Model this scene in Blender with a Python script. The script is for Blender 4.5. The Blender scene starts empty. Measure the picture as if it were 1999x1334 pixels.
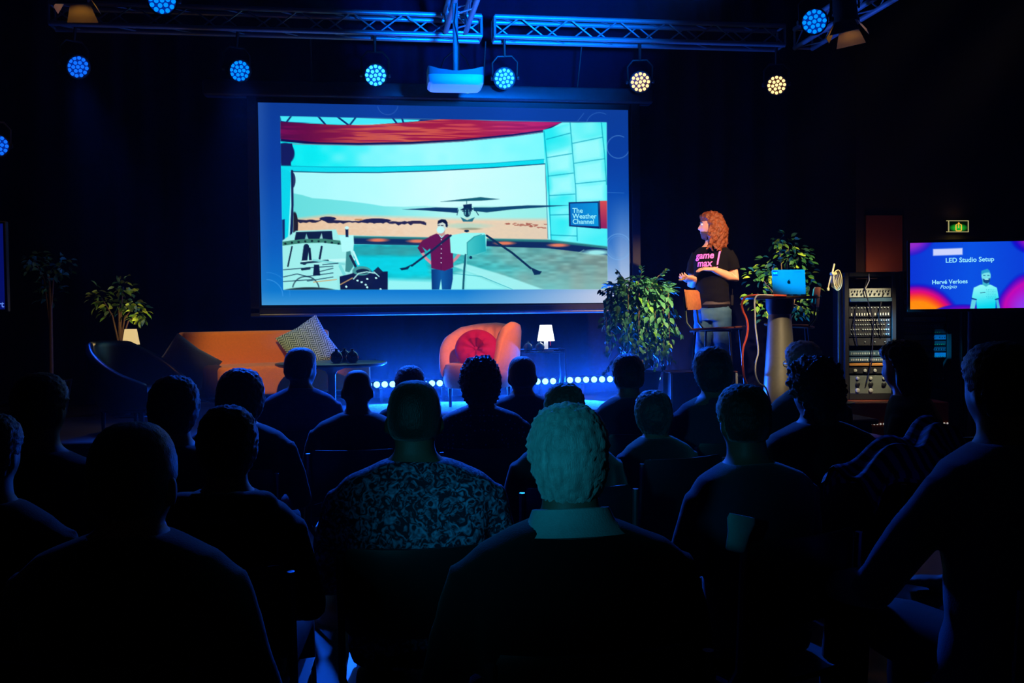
import bpy, bmesh, math, random
import numpy as np
from mathutils import Vector, Matrix, noise

random.seed(7)
RNG = np.random.default_rng(5)
C = bpy.context.scene.collection
S = bpy.context.scene
PI = math.pi
rad = math.radians

# ---------------------------------------------------------------- camera
F, CX, CY = 1943.0, 999.5, 667.0
YAW, PITCH, ROLL = rad(8.5), math.atan(52 / F), rad(0.7)
EYE = Vector((0, 0, 1.45))
RC = Matrix.Rotation(-YAW, 3, 'Z') @ Matrix.Rotation(PI / 2 - PITCH, 3, 'X') @ Matrix.Rotation(-ROLL, 3, 'Z')
cam = bpy.data.objects.new('camera', bpy.data.cameras.new('camera'))
C.objects.link(cam)
cam.matrix_world = Matrix.Translation(EYE) @ RC.to_4x4()
cam.data.sensor_width = 36.0
cam.data.lens = F * 36.0 / 1999.0
cam.data.clip_start = 0.05
S.camera = cam
# measuring helpers: where a sight line of the photograph meets a plane of the room
def ray(px, py): return RC @ Vector(((px - CX) / F, -(py - CY) / F, -1.0))
def at_d(px, py, d): return EYE + ray(px, py) * d
def at_y(px, py, Y):
    r = ray(px, py); return EYE + r * ((Y - EYE.y) / r.y)
def at_z(px, py, Z):
    r = ray(px, py); return EYE + r * ((Z - EYE.z) / r.z)
def lat(l, d, z):                                    # sideways / forward distances on the floor plan
    return Vector((l * math.cos(YAW) + d * math.sin(YAW), -l * math.sin(YAW) + d * math.cos(YAW), z))

# ---------------------------------------------------------------- world, lights, exposure
S.view_settings.view_transform = 'Standard'
S.view_settings.look = 'None'
S.view_settings.exposure = 0.0
S.view_settings.gamma = 1.0
S.view_settings.use_curve_mapping = False
w = bpy.data.worlds.new('dark_hall'); S.world = w; w.use_nodes = True
w.node_tree.nodes['Background'].inputs['Color'].default_value = (0.75, 0.85, 1.0, 1)
w.node_tree.nodes['Background'].inputs['Strength'].default_value = 0.004

def lamp(kind, name, loc, target, power, col, size=0.2, spot=40, blend=0.4, size_y=None):
    l = bpy.data.lights.new(name, kind)
    l.energy = power; l.color = col
    if kind == 'SPOT':
        l.spot_size = rad(spot); l.spot_blend = blend; l.shadow_soft_size = size
    elif kind == 'AREA':
        l.size = size
        if size_y: l.shape = 'RECTANGLE'; l.size_y = size_y
    else:
        l.shadow_soft_size = size
    o = bpy.data.objects.new(name, l); C.objects.link(o)
    o.location = loc
    o.rotation_euler = (Vector(target) - Vector(loc)).to_track_quat('-Z', 'Y').to_euler()
    return o
WARM = (1.0, 0.62, 0.30); AMBER = (1.0, 0.50, 0.18); BLUE = (0.005, 0.10, 1.0); DEEP = (0.005, 0.06, 1.0); AZURE = (0.0, 0.34, 1.0); TEAL = (0.1, 0.75, 0.85)
STAGE_Z = 0.60
YBACK = 10.75
SPK = at_d(1390, 600, 9.07)
# front spots hung above the audience, aimed at the speaker, the plants, the sofa and the easy chair
lamp('SPOT', 'spot_speaker', (5.6, 4.6, 4.3), (SPK.x, SPK.y, 1.95), 2300, (1.0, 0.56, 0.26), 0.06, 13, 0.7)
lamp('SPOT', 'spot_speaker_fill', (1.2, 3.8, 4.5), (SPK.x, SPK.y, 1.8), 2600, (1.0, 0.62, 0.42), 0.06, 12, 0.7)
lamp('SPOT', 'spot_plants', (4.3, 4.2, 4.6), (2.44, 8.7, 1.32), 4200, (1.0, 0.84, 0.36), 0.06, 9, 0.9)
lamp('SPOT', 'spot_ficus', (5.2, 4.6, 4.8), tuple(at_d(1540, 545, 9.2)), 2600, (1.0, 0.80, 0.38), 0.06, 9, 0.7)
lamp('SPOT', 'spot_table', (2.9, 3.6, 4.5), tuple(at_d(1490, 695, 8.4)), 1300, (1.0, 0.72, 0.40), 0.06, 8, 0.7)
lamp('SPOT', 'spot_sofa', (-0.4, 3.5, 4.6), tuple(lat(-2.15, 8.8, 1.05)), 900, (1.0, 0.70, 0.18), 0.06, 13, 0.6)
lamp('SPOT', 'spot_chair', (2.2, 3.4, 4.6), tuple(at_d(938, 680, 9.1)), 2300, (1.0, 0.60, 0.42), 0.06, 7.0, 0.6)
lamp('SPOT', 'spot_rack', (4.2, 5.0, 4.6), tuple(at_d(1672, 655, 9.4)), 2900, (1.0, 0.84, 0.55), 0.05, 12.5, 0.7)
# blue wash hung on the house side, on the truss and the projector, and an added spot that turns the laptop lid blue
lamp('SPOT', 'wash_truss', (1.2, 3.2, 2.6), tuple(at_d(1010, -20, 9.0)), 12000, (0.0, 0.15, 1.0), 0.15, 29, 1.0)
lamp('SPOT', 'laptop_fill', (-1.2, 5.2, 3.6), tuple(at_d(1546, 530, 8.3)), 16000, (0.0, 0.42, 1.0), 0.03, 4.4, 0.9)
# the floor battens' light out over the stage and the audience
for px, py in ((800, 750), (995, 747), (1198, 741)):
    p = at_d(px, py, 9.85)
    lamp('AREA', 'batten_light', p + Vector((0, -0.06, 0)), p + Vector((0, -3, 0.75)), 170, BLUE, 0.9, size_y=0.06)
# the blue washes of the truss lamps down on stage and audience
for px, py, d, tx, ty, ta, pw in ((733, 147, 9.1, 800, 770, 5.0, 1500), (985, 153, 9.2, 1120, 770, 5.0, 1500), (467, 138, 8.9, 560, 760, 5.8, 1200), (151, 130, 8.7, 300, 720, 7.0, 700)):
    p = at_d(px, py, d) + Vector((0, -0.12, 0))
    lamp('SPOT', 'par_beam', p, tuple(at_d(tx, ty, ta)), pw, BLUE, 0.09, 30, 0.9)
for X in (0.2, 2.2):
    lamp('SPOT', 'curtain_fill', (X, 8.6, 3.6), (X, 10.2, 0.7), 260, DEEP, 0.1, 55, 0.9)  # extra blue spots without lamp bodies, added to tint the curtain
lamp('AREA', 'panel_fill', at_y(1722, 545, 10.45), at_y(1722, 440, YBACK), 1.1, (1.0, 0.42, 0.2), 0.3, size_y=0.05)  # added warm fill to bring out the brown wall panel
# teal spill of the operator's desk behind the last row
lamp('SPOT', 'desk_spill', (-1.5, -0.9, 1.95), tuple(at_d(955, 880, 2.4)), 360, (0.01, 0.39, 0.66), 0.12, 16, 1.0)

# ---------------------------------------------------------------- materials
def s2l(c):
    return tuple((x / 12.92 if x <= 0.04045 else ((x + 0.055) / 1.055) ** 2.4) for x in c)
def rgb(r, g, b): return s2l((r / 255, g / 255, b / 255))
_m = {}
def M(name, col, rough=0.6, metal=0.0, var=0.25, scale=12.0, bump=0.0, bscale=80.0, emit=None, power=0.0, sheen=0.0, trans=0.0, coat=0.0, stretch=None, spec=0.5):
    if name in _m: return _m[name]
    m = bpy.data.materials.new(name); m.use_nodes = True
    nt = m.node_tree; b = nt.nodes['Principled BSDF']
    b.inputs['Roughness'].default_value = rough; b.inputs['Metallic'].default_value = metal; b.inputs['Specular IOR Level'].default_value = spec
    b.inputs['Sheen Weight'].default_value = sheen
    b.inputs['Transmission Weight'].default_value = trans
    b.inputs['Coat Weight'].default_value = coat
    tc = nt.nodes.new('ShaderNodeTexCoord')
    vec = tc.outputs['Object']
    if stretch:
        mp = nt.nodes.new('ShaderNodeMapping'); mp.inputs['Scale'].default_value = stretch
        nt.links.new(vec, mp.inputs['Vector']); vec = mp.outputs['Vector']
    if var > 0:
        n = nt.nodes.new('ShaderNodeTexNoise'); n.inputs['Scale'].default_value = scale; n.inputs['Detail'].default_value = 4
        nt.links.new(vec, n.inputs['Vector'])
        mx = nt.nodes.new('ShaderNodeMix'); mx.data_type = 'RGBA'
        mx.inputs[6].default_value = (*[c * (1 - var) for c in col], 1)
        mx.inputs[7].default_value = (*[min(1, c * (1 + var)) for c in col], 1)
        nt.links.new(n.outputs['Fac'], mx.inputs[0]); nt.links.new(mx.outputs[2], b.inputs['Base Color'])
    else:
        b.inputs['Base Color'].default_value = (*col, 1)
    if bump > 0:
        n2 = nt.nodes.new('ShaderNodeTexNoise'); n2.inputs['Scale'].default_value = bscale; n2.inputs['Detail'].default_value = 3
        nt.links.new(vec, n2.inputs['Vector'])
        bp = nt.nodes.new('ShaderNodeBump'); bp.inputs['Strength'].default_value = bump; bp.inputs['Distance'].default_value = 0.01
        nt.links.new(n2.outputs['Fac'], bp.inputs['Height']); nt.links.new(bp.outputs['Normal'], b.inputs['Normal'])
    if emit:
        b.inputs['Emission Color'].default_value = (*emit, 1); b.inputs['Emission Strength'].default_value = power
    _m[name] = m
    return m
def glow(name, col, power):
    if name in _m: return _m[name]
    return M(name, (0.01, 0.01, 0.01), 0.4, var=0, emit=col, power=power)
def paint_mat(name):                                  # a lit screen: shows the colours its picture carries
    m = bpy.data.materials.new(name); m.use_nodes = True
    nt = m.node_tree; b = nt.nodes['Principled BSDF']
    b.inputs['Base Color'].default_value = (0.01, 0.01, 0.012, 1); b.inputs['Roughness'].default_value = 0.8; b.inputs['Specular IOR Level'].default_value = 0.0
    a = nt.nodes.new('ShaderNodeAttribute'); a.attribute_name = 'picture'
    nt.links.new(a.outputs['Color'], b.inputs['Emission Color']); b.inputs['Emission Strength'].default_value = 1.0
    return m
def pattern(name, c0, c1, kind, scale, lo, hi, rough=0.8):
    m = bpy.data.materials.new(name); m.use_nodes = True
    nt = m.node_tree; b = nt.nodes['Principled BSDF']; b.inputs['Roughness'].default_value = rough
    tc = nt.nodes.new('ShaderNodeTexCoord')
    if kind == 'leaf':
        t = nt.nodes.new('ShaderNodeTexNoise'); t.inputs['Scale'].default_value = scale; t.inputs['Detail'].default_value = 1.5; t.inputs['Distortion'].default_value = 2.0
        out = t.outputs['Fac']
    elif kind == 'dots':
        t = nt.nodes.new('ShaderNodeTexVoronoi'); t.inputs['Scale'].default_value = scale; t.inputs['Randomness'].default_value = 0.35
        out = t.outputs['Distance']
    elif kind == 'zigzag':
        sp = nt.nodes.new('ShaderNodeSeparateXYZ'); nt.links.new(tc.outputs['Object'], sp.inputs[0])
        def mth(op, a, bb=None):
            n = nt.nodes.new('ShaderNodeMath'); n.operation = op
            for i, v in enumerate((a, bb)):
                if v is None: continue
                if isinstance(v, (int, float)): n.inputs[i].default_value = v
                else: nt.links.new(v, n.inputs[i])
            return n.outputs[0]
        tri = mth('PINGPONG', mth('ADD', sp.outputs[0], 10.0), 0.035)
        out = mth('PINGPONG', mth('ADD', mth('ADD', sp.outputs[2], tri), 10.0), 0.5 / scale)
        out = mth('MULTIPLY', out, 2 * scale)
    else:                                             # stripes
        t = nt.nodes.new('ShaderNodeTexWave'); t.inputs['Scale'].default_value = scale; t.inputs['Distortion'].default_value = 1.5
        out = t.outputs['Fac']
    if kind != 'zigzag': nt.links.new(tc.outputs['Object'], t.inputs['Vector'])
    r = nt.nodes.new('ShaderNodeValToRGB')
    r.color_ramp.elements[0].position = lo; r.color_ramp.elements[0].color = (*c0, 1)
    r.color_ramp.elements[1].position = hi; r.color_ramp.elements[1].color = (*c1, 1)
    nt.links.new(out, r.inputs['Fac']); nt.links.new(r.outputs['Color'], b.inputs['Base Color'])
    return m

BLACK = M('matt_black', rgb(14, 14, 16), 0.55)
BLACKM = M('black_metal', rgb(22, 22, 25), 0.35, 0.6)
SOOT = M('soot_black', rgb(6, 6, 7), 0.8)
ALU = M('truss_aluminium', rgb(150, 155, 165), 0.4, 0.5, 0.1)
CHROME = M('chrome', rgb(190, 190, 195), 0.2, 1.0, 0.05)
WOOD = M('walnut_veneer', rgb(150, 84, 52), 0.45, 0, 0.45, 6, 0.1, 30, stretch=(1, 8, 8))
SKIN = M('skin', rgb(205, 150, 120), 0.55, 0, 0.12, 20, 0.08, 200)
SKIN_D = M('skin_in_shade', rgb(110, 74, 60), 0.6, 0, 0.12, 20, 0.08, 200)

# ---------------------------------------------------------------- mesh builder
class MB:
    def __init__(s): s.v = []; s.f = []
    def add(s, v, f):
        o = len(s.v); s.v += [tuple(p) for p in v]; s.f += [tuple(i + o for i in q) for q in f]; return s
    def box(s, c, size, rot=None, bev=0.0, seg=1):
        bm = bmesh.new(); bmesh.ops.create_cube(bm, size=1.0)
        for v in bm.verts: v.co = Vector((v.co.x * size[0], v.co.y * size[1], v.co.z * size[2]))
        if bev > 0: bmesh.ops.bevel(bm, geom=list(bm.edges), offset=min(bev, min(size) * 0.45), segments=seg, affect='EDGES', profile=0.5)
        bm.verts.index_update()
        R = rot or Matrix.Identity(3); c = Vector(c)
        s.add([R @ v.co + c for v in bm.verts], [[v.index for v in f.verts] for f in bm.faces]); bm.free(); return s
    def rings(s, rings, cap=True, closed=True):
        o = len(s.v); n = len(rings[0])
        for r in rings: s.v += [tuple(p) for p in r]
        for i in range(len(rings) - 1):
            a = o + i * n; b = a + n
            for k in range(n if closed else n - 1):
                k2 = (k + 1) % n; s.f.append((a + k, a + k2, b + k2, b + k))
        if cap:
            s.f.append(tuple(o + k for k in reversed(range(n)))); e = o + (len(rings) - 1) * n
            s.f.append(tuple(e + k for k in range(n)))
        return s
    def tube(s, pts, r, n=8, cap=True):
        pts = [Vector(p) for p in pts]
        rs = r if isinstance(r, (list, tuple)) else [r] * len(pts)
        up = Vector((0.13, 0.31, 0.94)); rings = []; prev = None
        for i, p in enumerate(pts):
            t = (pts[min(i + 1, len(pts) - 1)] - pts[max(i - 1, 0)]).normalized()
            if prev is None:
                a = t.cross(up if abs(t.dot(up)) < 0.95 else Vector((1, 0, 0))).normalized()
            else:
                a = (prev - t * prev.dot(t)).normalized()
            prev = a; b = t.cross(a)
            rings.append([p + (a * math.cos(2 * PI * k / n) + b * math.sin(2 * PI * k / n)) * rs[i] for k in range(n)])
        return s.rings(rings, cap)
    def lathe(s, prof, c=(0, 0, 0), n=24, R=None, sx=1, sy=1, cap=True):
        c = Vector(c); R = R or Matrix.Identity(3)
        return s.rings([[R @ Vector((r * sx * math.cos(2 * PI * k / n), r * sy * math.sin(2 * PI * k / n), z)) + c for k in range(n)] for r, z in prof], cap)
    def ball(s, c, r, n=16, m=10, R=None):
        r = (r, r, r) if isinstance(r, (int, float)) else r
        R = R or Matrix.Identity(3); c = Vector(c)
        return s.rings([[R @ Vector((r[0] * math.sin(PI * (i + .02) / (m + .04)) * math.cos(2 * PI * k / n), r[1] * math.sin(PI * (i + .02) / (m + .04)) * math.sin(2 * PI * k / n), -r[2] * math.cos(PI * (i + .02) / (m + .04)))) + c for k in range(n)] for i in range(m + 1)])
    def prism(s, pts, z0, z1, R=None, c=(0, 0, 0)):     # outline in local x,y pulled along z
        R = R or Matrix.Identity(3); c = Vector(c)
        return s.rings([[R @ Vector((x, y, z)) + c for x, y in pts] for z in (z0, z1)])
    def mesh(s, name):
        me = bpy.data.meshes.new(name); me.from_pydata(s.v, [], s.f); me.update(); return me
    def build(s, name, mat, parent=None, smooth=True, sharp=0.7, loc=None, kind=None):
        return link(name, s.mesh(name), mat, parent, smooth, sharp, loc, kind)
def link(name, me, mat, parent=None, smooth=True, sharp=0.7, loc=None, kind=None):
    if mat is not None and not me.materials: me.materials.append(mat)
    if smooth:
        me.polygons.foreach_set('use_smooth', [True] * len(me.polygons))
        if sharp: me.set_sharp_from_angle(angle=sharp)
    o = bpy.data.objects.new(name, me); C.objects.link(o)
    if parent: o.parent = parent
    if loc is not None: o.location = loc
    if kind: o['kind'] = kind
    return o
def tag(o, label, cat, group=None, kind=None):
    o['label'] = label; o['category'] = cat
    if group: o['group'] = group
    if kind: o['kind'] = kind
    return o
def thing(name, label, cat, loc=(0, 0, 0), rz=0.0, group=None):
    o = bpy.data.objects.new(name, None); C.objects.link(o); o.empty_display_size = 0.1
    o.location = loc; o.rotation_euler = (0, 0, rz)
    return tag(o, label, cat, group)
def struct(name, mb, mat, smooth=False):
    o = mb.build(name, mat, None, smooth); o['kind'] = 'structure'; return o
def copy_tree(o, parent=None):
    c = o.copy(); C.objects.link(c); c.parent = parent
    for ch in o.children: copy_tree(ch, c)
    return c
def remesh(mb, name, voxel, smooth=4, factor=0.5):    # joins overlapping limbs into one continuous skin
    ob = bpy.data.objects.new('tmp', mb.mesh('tmp')); C.objects.link(ob)
    r = ob.modifiers.new('r', 'REMESH'); r.mode = 'VOXEL'; r.voxel_size = voxel
    if smooth:
        sm = ob.modifiers.new('s', 'SMOOTH'); sm.iterations = smooth; sm.factor = factor
    me = bpy.data.meshes.new_from_object(ob.evaluated_get(bpy.context.evaluated_depsgraph_get()))
    old = ob.data; bpy.data.objects.remove(ob); bpy.data.meshes.remove(old); me.name = name
    return me
def ruffle(me, fn):                                   # moves every vertex along its normal
    co = np.empty(len(me.vertices) * 3, np.float32); nr = co.copy()
    me.vertices.foreach_get('co', co); me.vertex_normals.foreach_get('vector', nr); P = co.reshape(-1, 3); N = nr.reshape(-1, 3)
    k = np.array([fn(Vector(p)) for p in P.tolist()], np.float32); P += N * k[:, None]; me.vertices.foreach_set('co', P.ravel()); me.update()
def text_mb(txt, size, bold=0.0, shear=0.0, align='LEFT', depth=0.0):
    cu = bpy.data.curves.new('t', 'FONT'); cu.body = txt; cu.size = size; cu.offset = bold; cu.shear = shear; cu.align_x = align; cu.extrude = depth; cu.resolution_u = 3
    ob = bpy.data.objects.new('t', cu); C.objects.link(ob)
    me = bpy.data.meshes.new_from_object(ob.evaluated_get(bpy.context.evaluated_depsgraph_get()))
    bpy.data.objects.remove(ob); bpy.data.curves.remove(cu)
    mb = MB(); mb.add([v.co for v in me.vertices], [tuple(p.vertices) for p in me.polygons]); bpy.data.meshes.remove(me)
    return mb
RX90 = Matrix.Rotation(PI / 2, 3, 'X')
def Rz(a): return Matrix.Rotation(a, 3, 'Z')
def smoothstep(a, b, x):
    t = max(0.0, min(1.0, (x - a) / (b - a))); return t * t * (3 - 2 * t)

# ---------------------------------------------------------------- the hall
XL, XR, YB = -6.5, 8.5, 10.75
FLOOR = M('dark_floor', rgb(22, 21, 23), 0.45, 0, 0.3, 4, 0.05, 30)
WALLM = M('black_painted_wall', rgb(10, 10, 11), 0.85)
BROWN = M('brown_wall_panel', rgb(96, 46, 30), 0.7, 0, 0.3, 3)
CURT = M('midnight_velvet', rgb(9, 12, 34), 0.95, 0, 0.2, 30, 0.15, 200, spec=0.04)
struct('floor', MB().box((1, 3.9, -0.05), (15.2, 13.9, 0.1)), FLOOR)
struct('ceiling', MB().box((1, 3.9, 5.45), (15.2, 13.9, 0.1)), WALLM)
struct('wall_back', MB().box((1, YB + 0.05, 2.7), (15.2, 0.1, 5.4)), WALLM)
struct('wall_left', MB().box((XL - 0.05, 3.9, 2.7), (0.1, 13.8, 5.4)), WALLM)
struct('wall_right', MB().box((XR + 0.05, 3.9, 2.7), (0.1, 13.8, 5.4)), WALLM)
# reddish brown wall panel beyond the racks
a, b = at_y(1688, 420, YB), at_y(1760, 535, YB)
struct('trim_1', MB().box(((a.x + b.x) / 2, YB - 0.015, (a.z + b.z) / 2), (b.x - a.x, 0.03, a.z - b.z), bev=0.006), BROWN)
# stage
SX0, SX1, SY0 = -4.6, at_d(1640, 700, 8.4).x, 7.25
STAGEM = M('stage_carpet', rgb(26, 26, 32), 0.7, 0, 0.3, 40, 0.1, 200)
st = struct('stage_floor', MB().box(((SX0 + SX1) / 2, (SY0 + YB) / 2, STAGE_Z - 0.02), (SX1 - SX0, YB - SY0, 0.04), bev=0.008), STAGEM)
struct('stage_riser', MB().box(((SX0 + SX1) / 2, (SY0 + YB) / 2 + 0.03, (STAGE_Z - 0.04) / 2), (SX1 - SX0 - 0.06, YB - SY0 - 0.06, STAGE_Z - 0.04)), SOOT)
# thin stage haze: a trace of it in the air, and a low volume added for the battens' lens glare
def haze(name, label, c, size, dens, low=False):
    hm = bpy.data.materials.new(name); hm.use_nodes = True; nt = hm.node_tree; nt.nodes.remove(nt.nodes['Principled BSDF'])
    vs = nt.nodes.new('ShaderNodeVolumeScatter'); vs.inputs['Color'].default_value = (.8, .88, 1, 1); vs.inputs['Density'].default_value = dens; vs.inputs['Anisotropy'].default_value = 0.45
    nt.links.new(vs.outputs[0], nt.nodes['Material Output'].inputs['Volume'])
    if low:
        tc = nt.nodes.new('ShaderNodeTexCoord'); sp = nt.nodes.new('ShaderNodeSeparateXYZ'); mr = nt.nodes.new('ShaderNodeMapRange'); mr.interpolation_type = 'SMOOTHERSTEP'
        mr.inputs['From Min'].default_value = c[2] - size[2] / 2; mr.inputs['From Max'].default_value = c[2] + size[2] / 2 - .02; mr.inputs['To Min'].default_value = dens; mr.inputs['To Max'].default_value = 0
        nt.links.new(tc.outputs['Object'], sp.inputs[0]); nt.links.new(sp.outputs[2], mr.inputs['Value']); nt.links.new(mr.outputs[0], vs.inputs['Density'])
    tag(MB().box(c, size).build(name, hm, None, False), label, 'haze', None, 'stuff')
haze('haze', 'trace of stage haze in the air under the truss', (1.0, 6.5, 2.7), (12.5, 7.4, 5.3), .0012)
haze('haze', 'low haze added over the stage floor for the glare round the battens', (.55, 8.3, 1.12), (4.4, 3.9, 1.0), .014, True)
# pleated curtain behind the stage
def curtain(x0, x1, y, z0, z1, label, seed):
    rr = random.Random(seed); mb = MB(); n = int((x1 - x0) / 0.022); row = []
    ph = 0
    for i in range(n + 1):
        x = x0 + (x1 - x0) * i / n
        ph += 0.30 + 0.14 * math.sin(x * 2.1) + 0.05 * rr.random()
        row.append((x, y + 0.045 * math.sin(ph) + 0.02 * math.sin(ph * 0.43)))
    zs = [z0, z0 + 0.8, (z0 + z1) / 2, z1]
    mb.rings([[(x, yy, z) for x, yy in row] for z in zs], cap=False, closed=False)
    mb.rings([[(x, yy + 0.012, z) for x, yy in row] for z in zs], cap=False, closed=False)
    t = mb.build('stage_curtain', CURT, None, True, None)
    return tag(t, label, 'curtain')
curtain(-4.2, at_y(1672, 500, 10.35).x, 10.35, STAGE_Z + 0.01, 4.9, 'dark pleated curtain hanging across the back of the stage', 3)
# ---------------------------------------------------------------- pictures shown on the screens
class Canvas:
    def __init__(s, tl, tr, br, bl, step):
        s.nx = int(round((tr[0] - tl[0]) / step)) + 1; s.ny = int(round((bl[1] - tl[1]) / step)) + 1
        u, v = np.meshgrid(np.linspace(0, 1, s.nx), np.linspace(0, 1, s.ny))
        s.X, s.Y = [tl[k] * (1 - u) * (1 - v) + tr[k] * u * (1 - v) + br[k] * u * v + bl[k] * (1 - u) * v for k in (0, 1)]
        s.img = np.zeros((s.ny, s.nx, 3)); s.clip = np.ones((s.ny, s.nx))
    def put(s, al, col):
        al = (al * s.clip)[..., None]
        c = np.array(col, float) / 255 if not isinstance(col, np.ndarray) else col
        s.img = s.img * (1 - al) + c * al
    def sd(s, pts):
        P = np.array(pts, float); d = np.full(s.X.shape, 1e9); ins = np.zeros(s.X.shape, bool)
        for i in range(len(P)):
            ax, ay = P[i]; bx, by = P[(i + 1) % len(P)]
            ex, ey = bx - ax, by - ay; L = ex * ex + ey * ey + 1e-9
            t = np.clip(((s.X - ax) * ex + (s.Y - ay) * ey) / L, 0, 1)
            d = np.minimum(d, (s.X - ax - t * ex) ** 2 + (s.Y - ay - t * ey) ** 2)
            c = ((ay > s.Y) != (by > s.Y)) & (s.X < ex * (s.Y - ay) / (ey if abs(ey) > 1e-9 else 1e-9) + ax)
            ins ^= c
        d = np.sqrt(d); return np.where(ins, -d, d)
    def poly(s, pts, col, soft=1.2, a=1.0): s.put(np.clip(.5 - s.sd(pts) / soft, 0, 1) * a, col)
    def line(s, pts, wd, col, a=1.0, soft=1.0):
        d = np.full(s.X.shape, 1e9)
        for (ax, ay), (bx, by) in zip(pts[:-1], pts[1:]):
            ex, ey = bx - ax, by - ay; L = ex * ex + ey * ey + 1e-9
            t = np.clip(((s.X - ax) * ex + (s.Y - ay) * ey) / L, 0, 1)
            d = np.minimum(d, (s.X - ax - t * ex) ** 2 + (s.Y - ay - t * ey) ** 2)
        s.put(np.clip(.5 - (np.sqrt(d) - wd / 2) / soft, 0, 1) * a, col)
    def oval(s, x, y, rx, ry, col, a=1.0, soft=0.15):
        q = np.sqrt(((s.X - x) / rx) ** 2 + ((s.Y - y) / ry) ** 2)
        s.put(np.clip((1 + soft / 2 - q) / soft, 0, 1) * a, col)
    def ring(s, x, y, r, wd, col, a, arc=(0, 360)):
        q = np.abs(np.hypot(s.X - x, s.Y - y) - r); th = np.degrees(np.arctan2(s.Y - y, s.X - x)) % 360
        s.put(np.clip(1 - q / wd, 0, 1) * a * ((th >= arc[0]) & (th <= arc[1])), col)
    def noise(s, sx, sy, seed):
        r = np.random.default_rng(seed); g = r.random((int(np.ptp(s.Y) / sy) + 3, int(np.ptp(s.X) / sx) + 3))
        u = (s.X - s.X.min()) / sx; v = (s.Y - s.Y.min()) / sy
        i = u.astype(int); j = v.astype(int); fu = u - i; fv = v - j
        fu = fu * fu * (3 - 2 * fu); fv = fv * fv * (3 - 2 * fv)
        return (g[j, i] * (1 - fu) + g[j, i + 1] * fu) * (1 - fv) + (g[j + 1, i] * (1 - fu) + g[j + 1, i + 1] * fu) * fv
    def mix(s, stops, t):                              # colour ramp along the field t
        xs = [a for a, _ in stops]
        return np.stack([np.interp(t, xs, [c[k] / 255 for _, c in stops]) for k in range(3)], -1)
def emit_mesh(cv, place, name, mat, parent):
    co = place(cv.X, cv.Y).reshape(-1, 3); n, m = cv.ny, cv.nx
    i = np.arange(n * m).reshape(n, m)
    q = np.stack([i[:-1, :-1], i[1:, :-1], i[1:, 1:], i[:-1, 1:]], -1).reshape(-1, 4)
    me = bpy.data.meshes.new(name)
    me.vertices.add(len(co)); me.vertices.foreach_set('co', co.astype(np.float32).ravel())
    me.loops.add(q.size); me.loops.foreach_set('vertex_index', q.astype(np.int32).ravel())
    me.polygons.add(len(q)); me.polygons.foreach_set('loop_start', np.arange(0, q.size, 4, dtype=np.int32))
    me.update(calc_edges=True)
    c = np.clip(cv.img, .04, 1); lin = np.where(c <= 0.04045, c / 12.92, ((c + 0.055) / 1.055) ** 2.4)
    at = me.color_attributes.new('picture', 'FLOAT_COLOR', 'POINT')
    at.data.foreach_set('color', np.concatenate([lin, np.ones(lin.shape[:2] + (1,))], -1).astype(np.float32).ravel())
    me.materials.append(mat)
    o = bpy.data.objects.new(name, me); C.objects.link(o); o.parent = parent
    return o
RCn = np.array(RC)
def plane_y(Y):
    def place(X, Yp):
        d = np.stack([(X - CX) / F, -(Yp - CY) / F, -np.ones_like(X)], -1) @ RCn.T
        return np.array(EYE) + d * (Y / d[..., 1:2])
    return place

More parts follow.
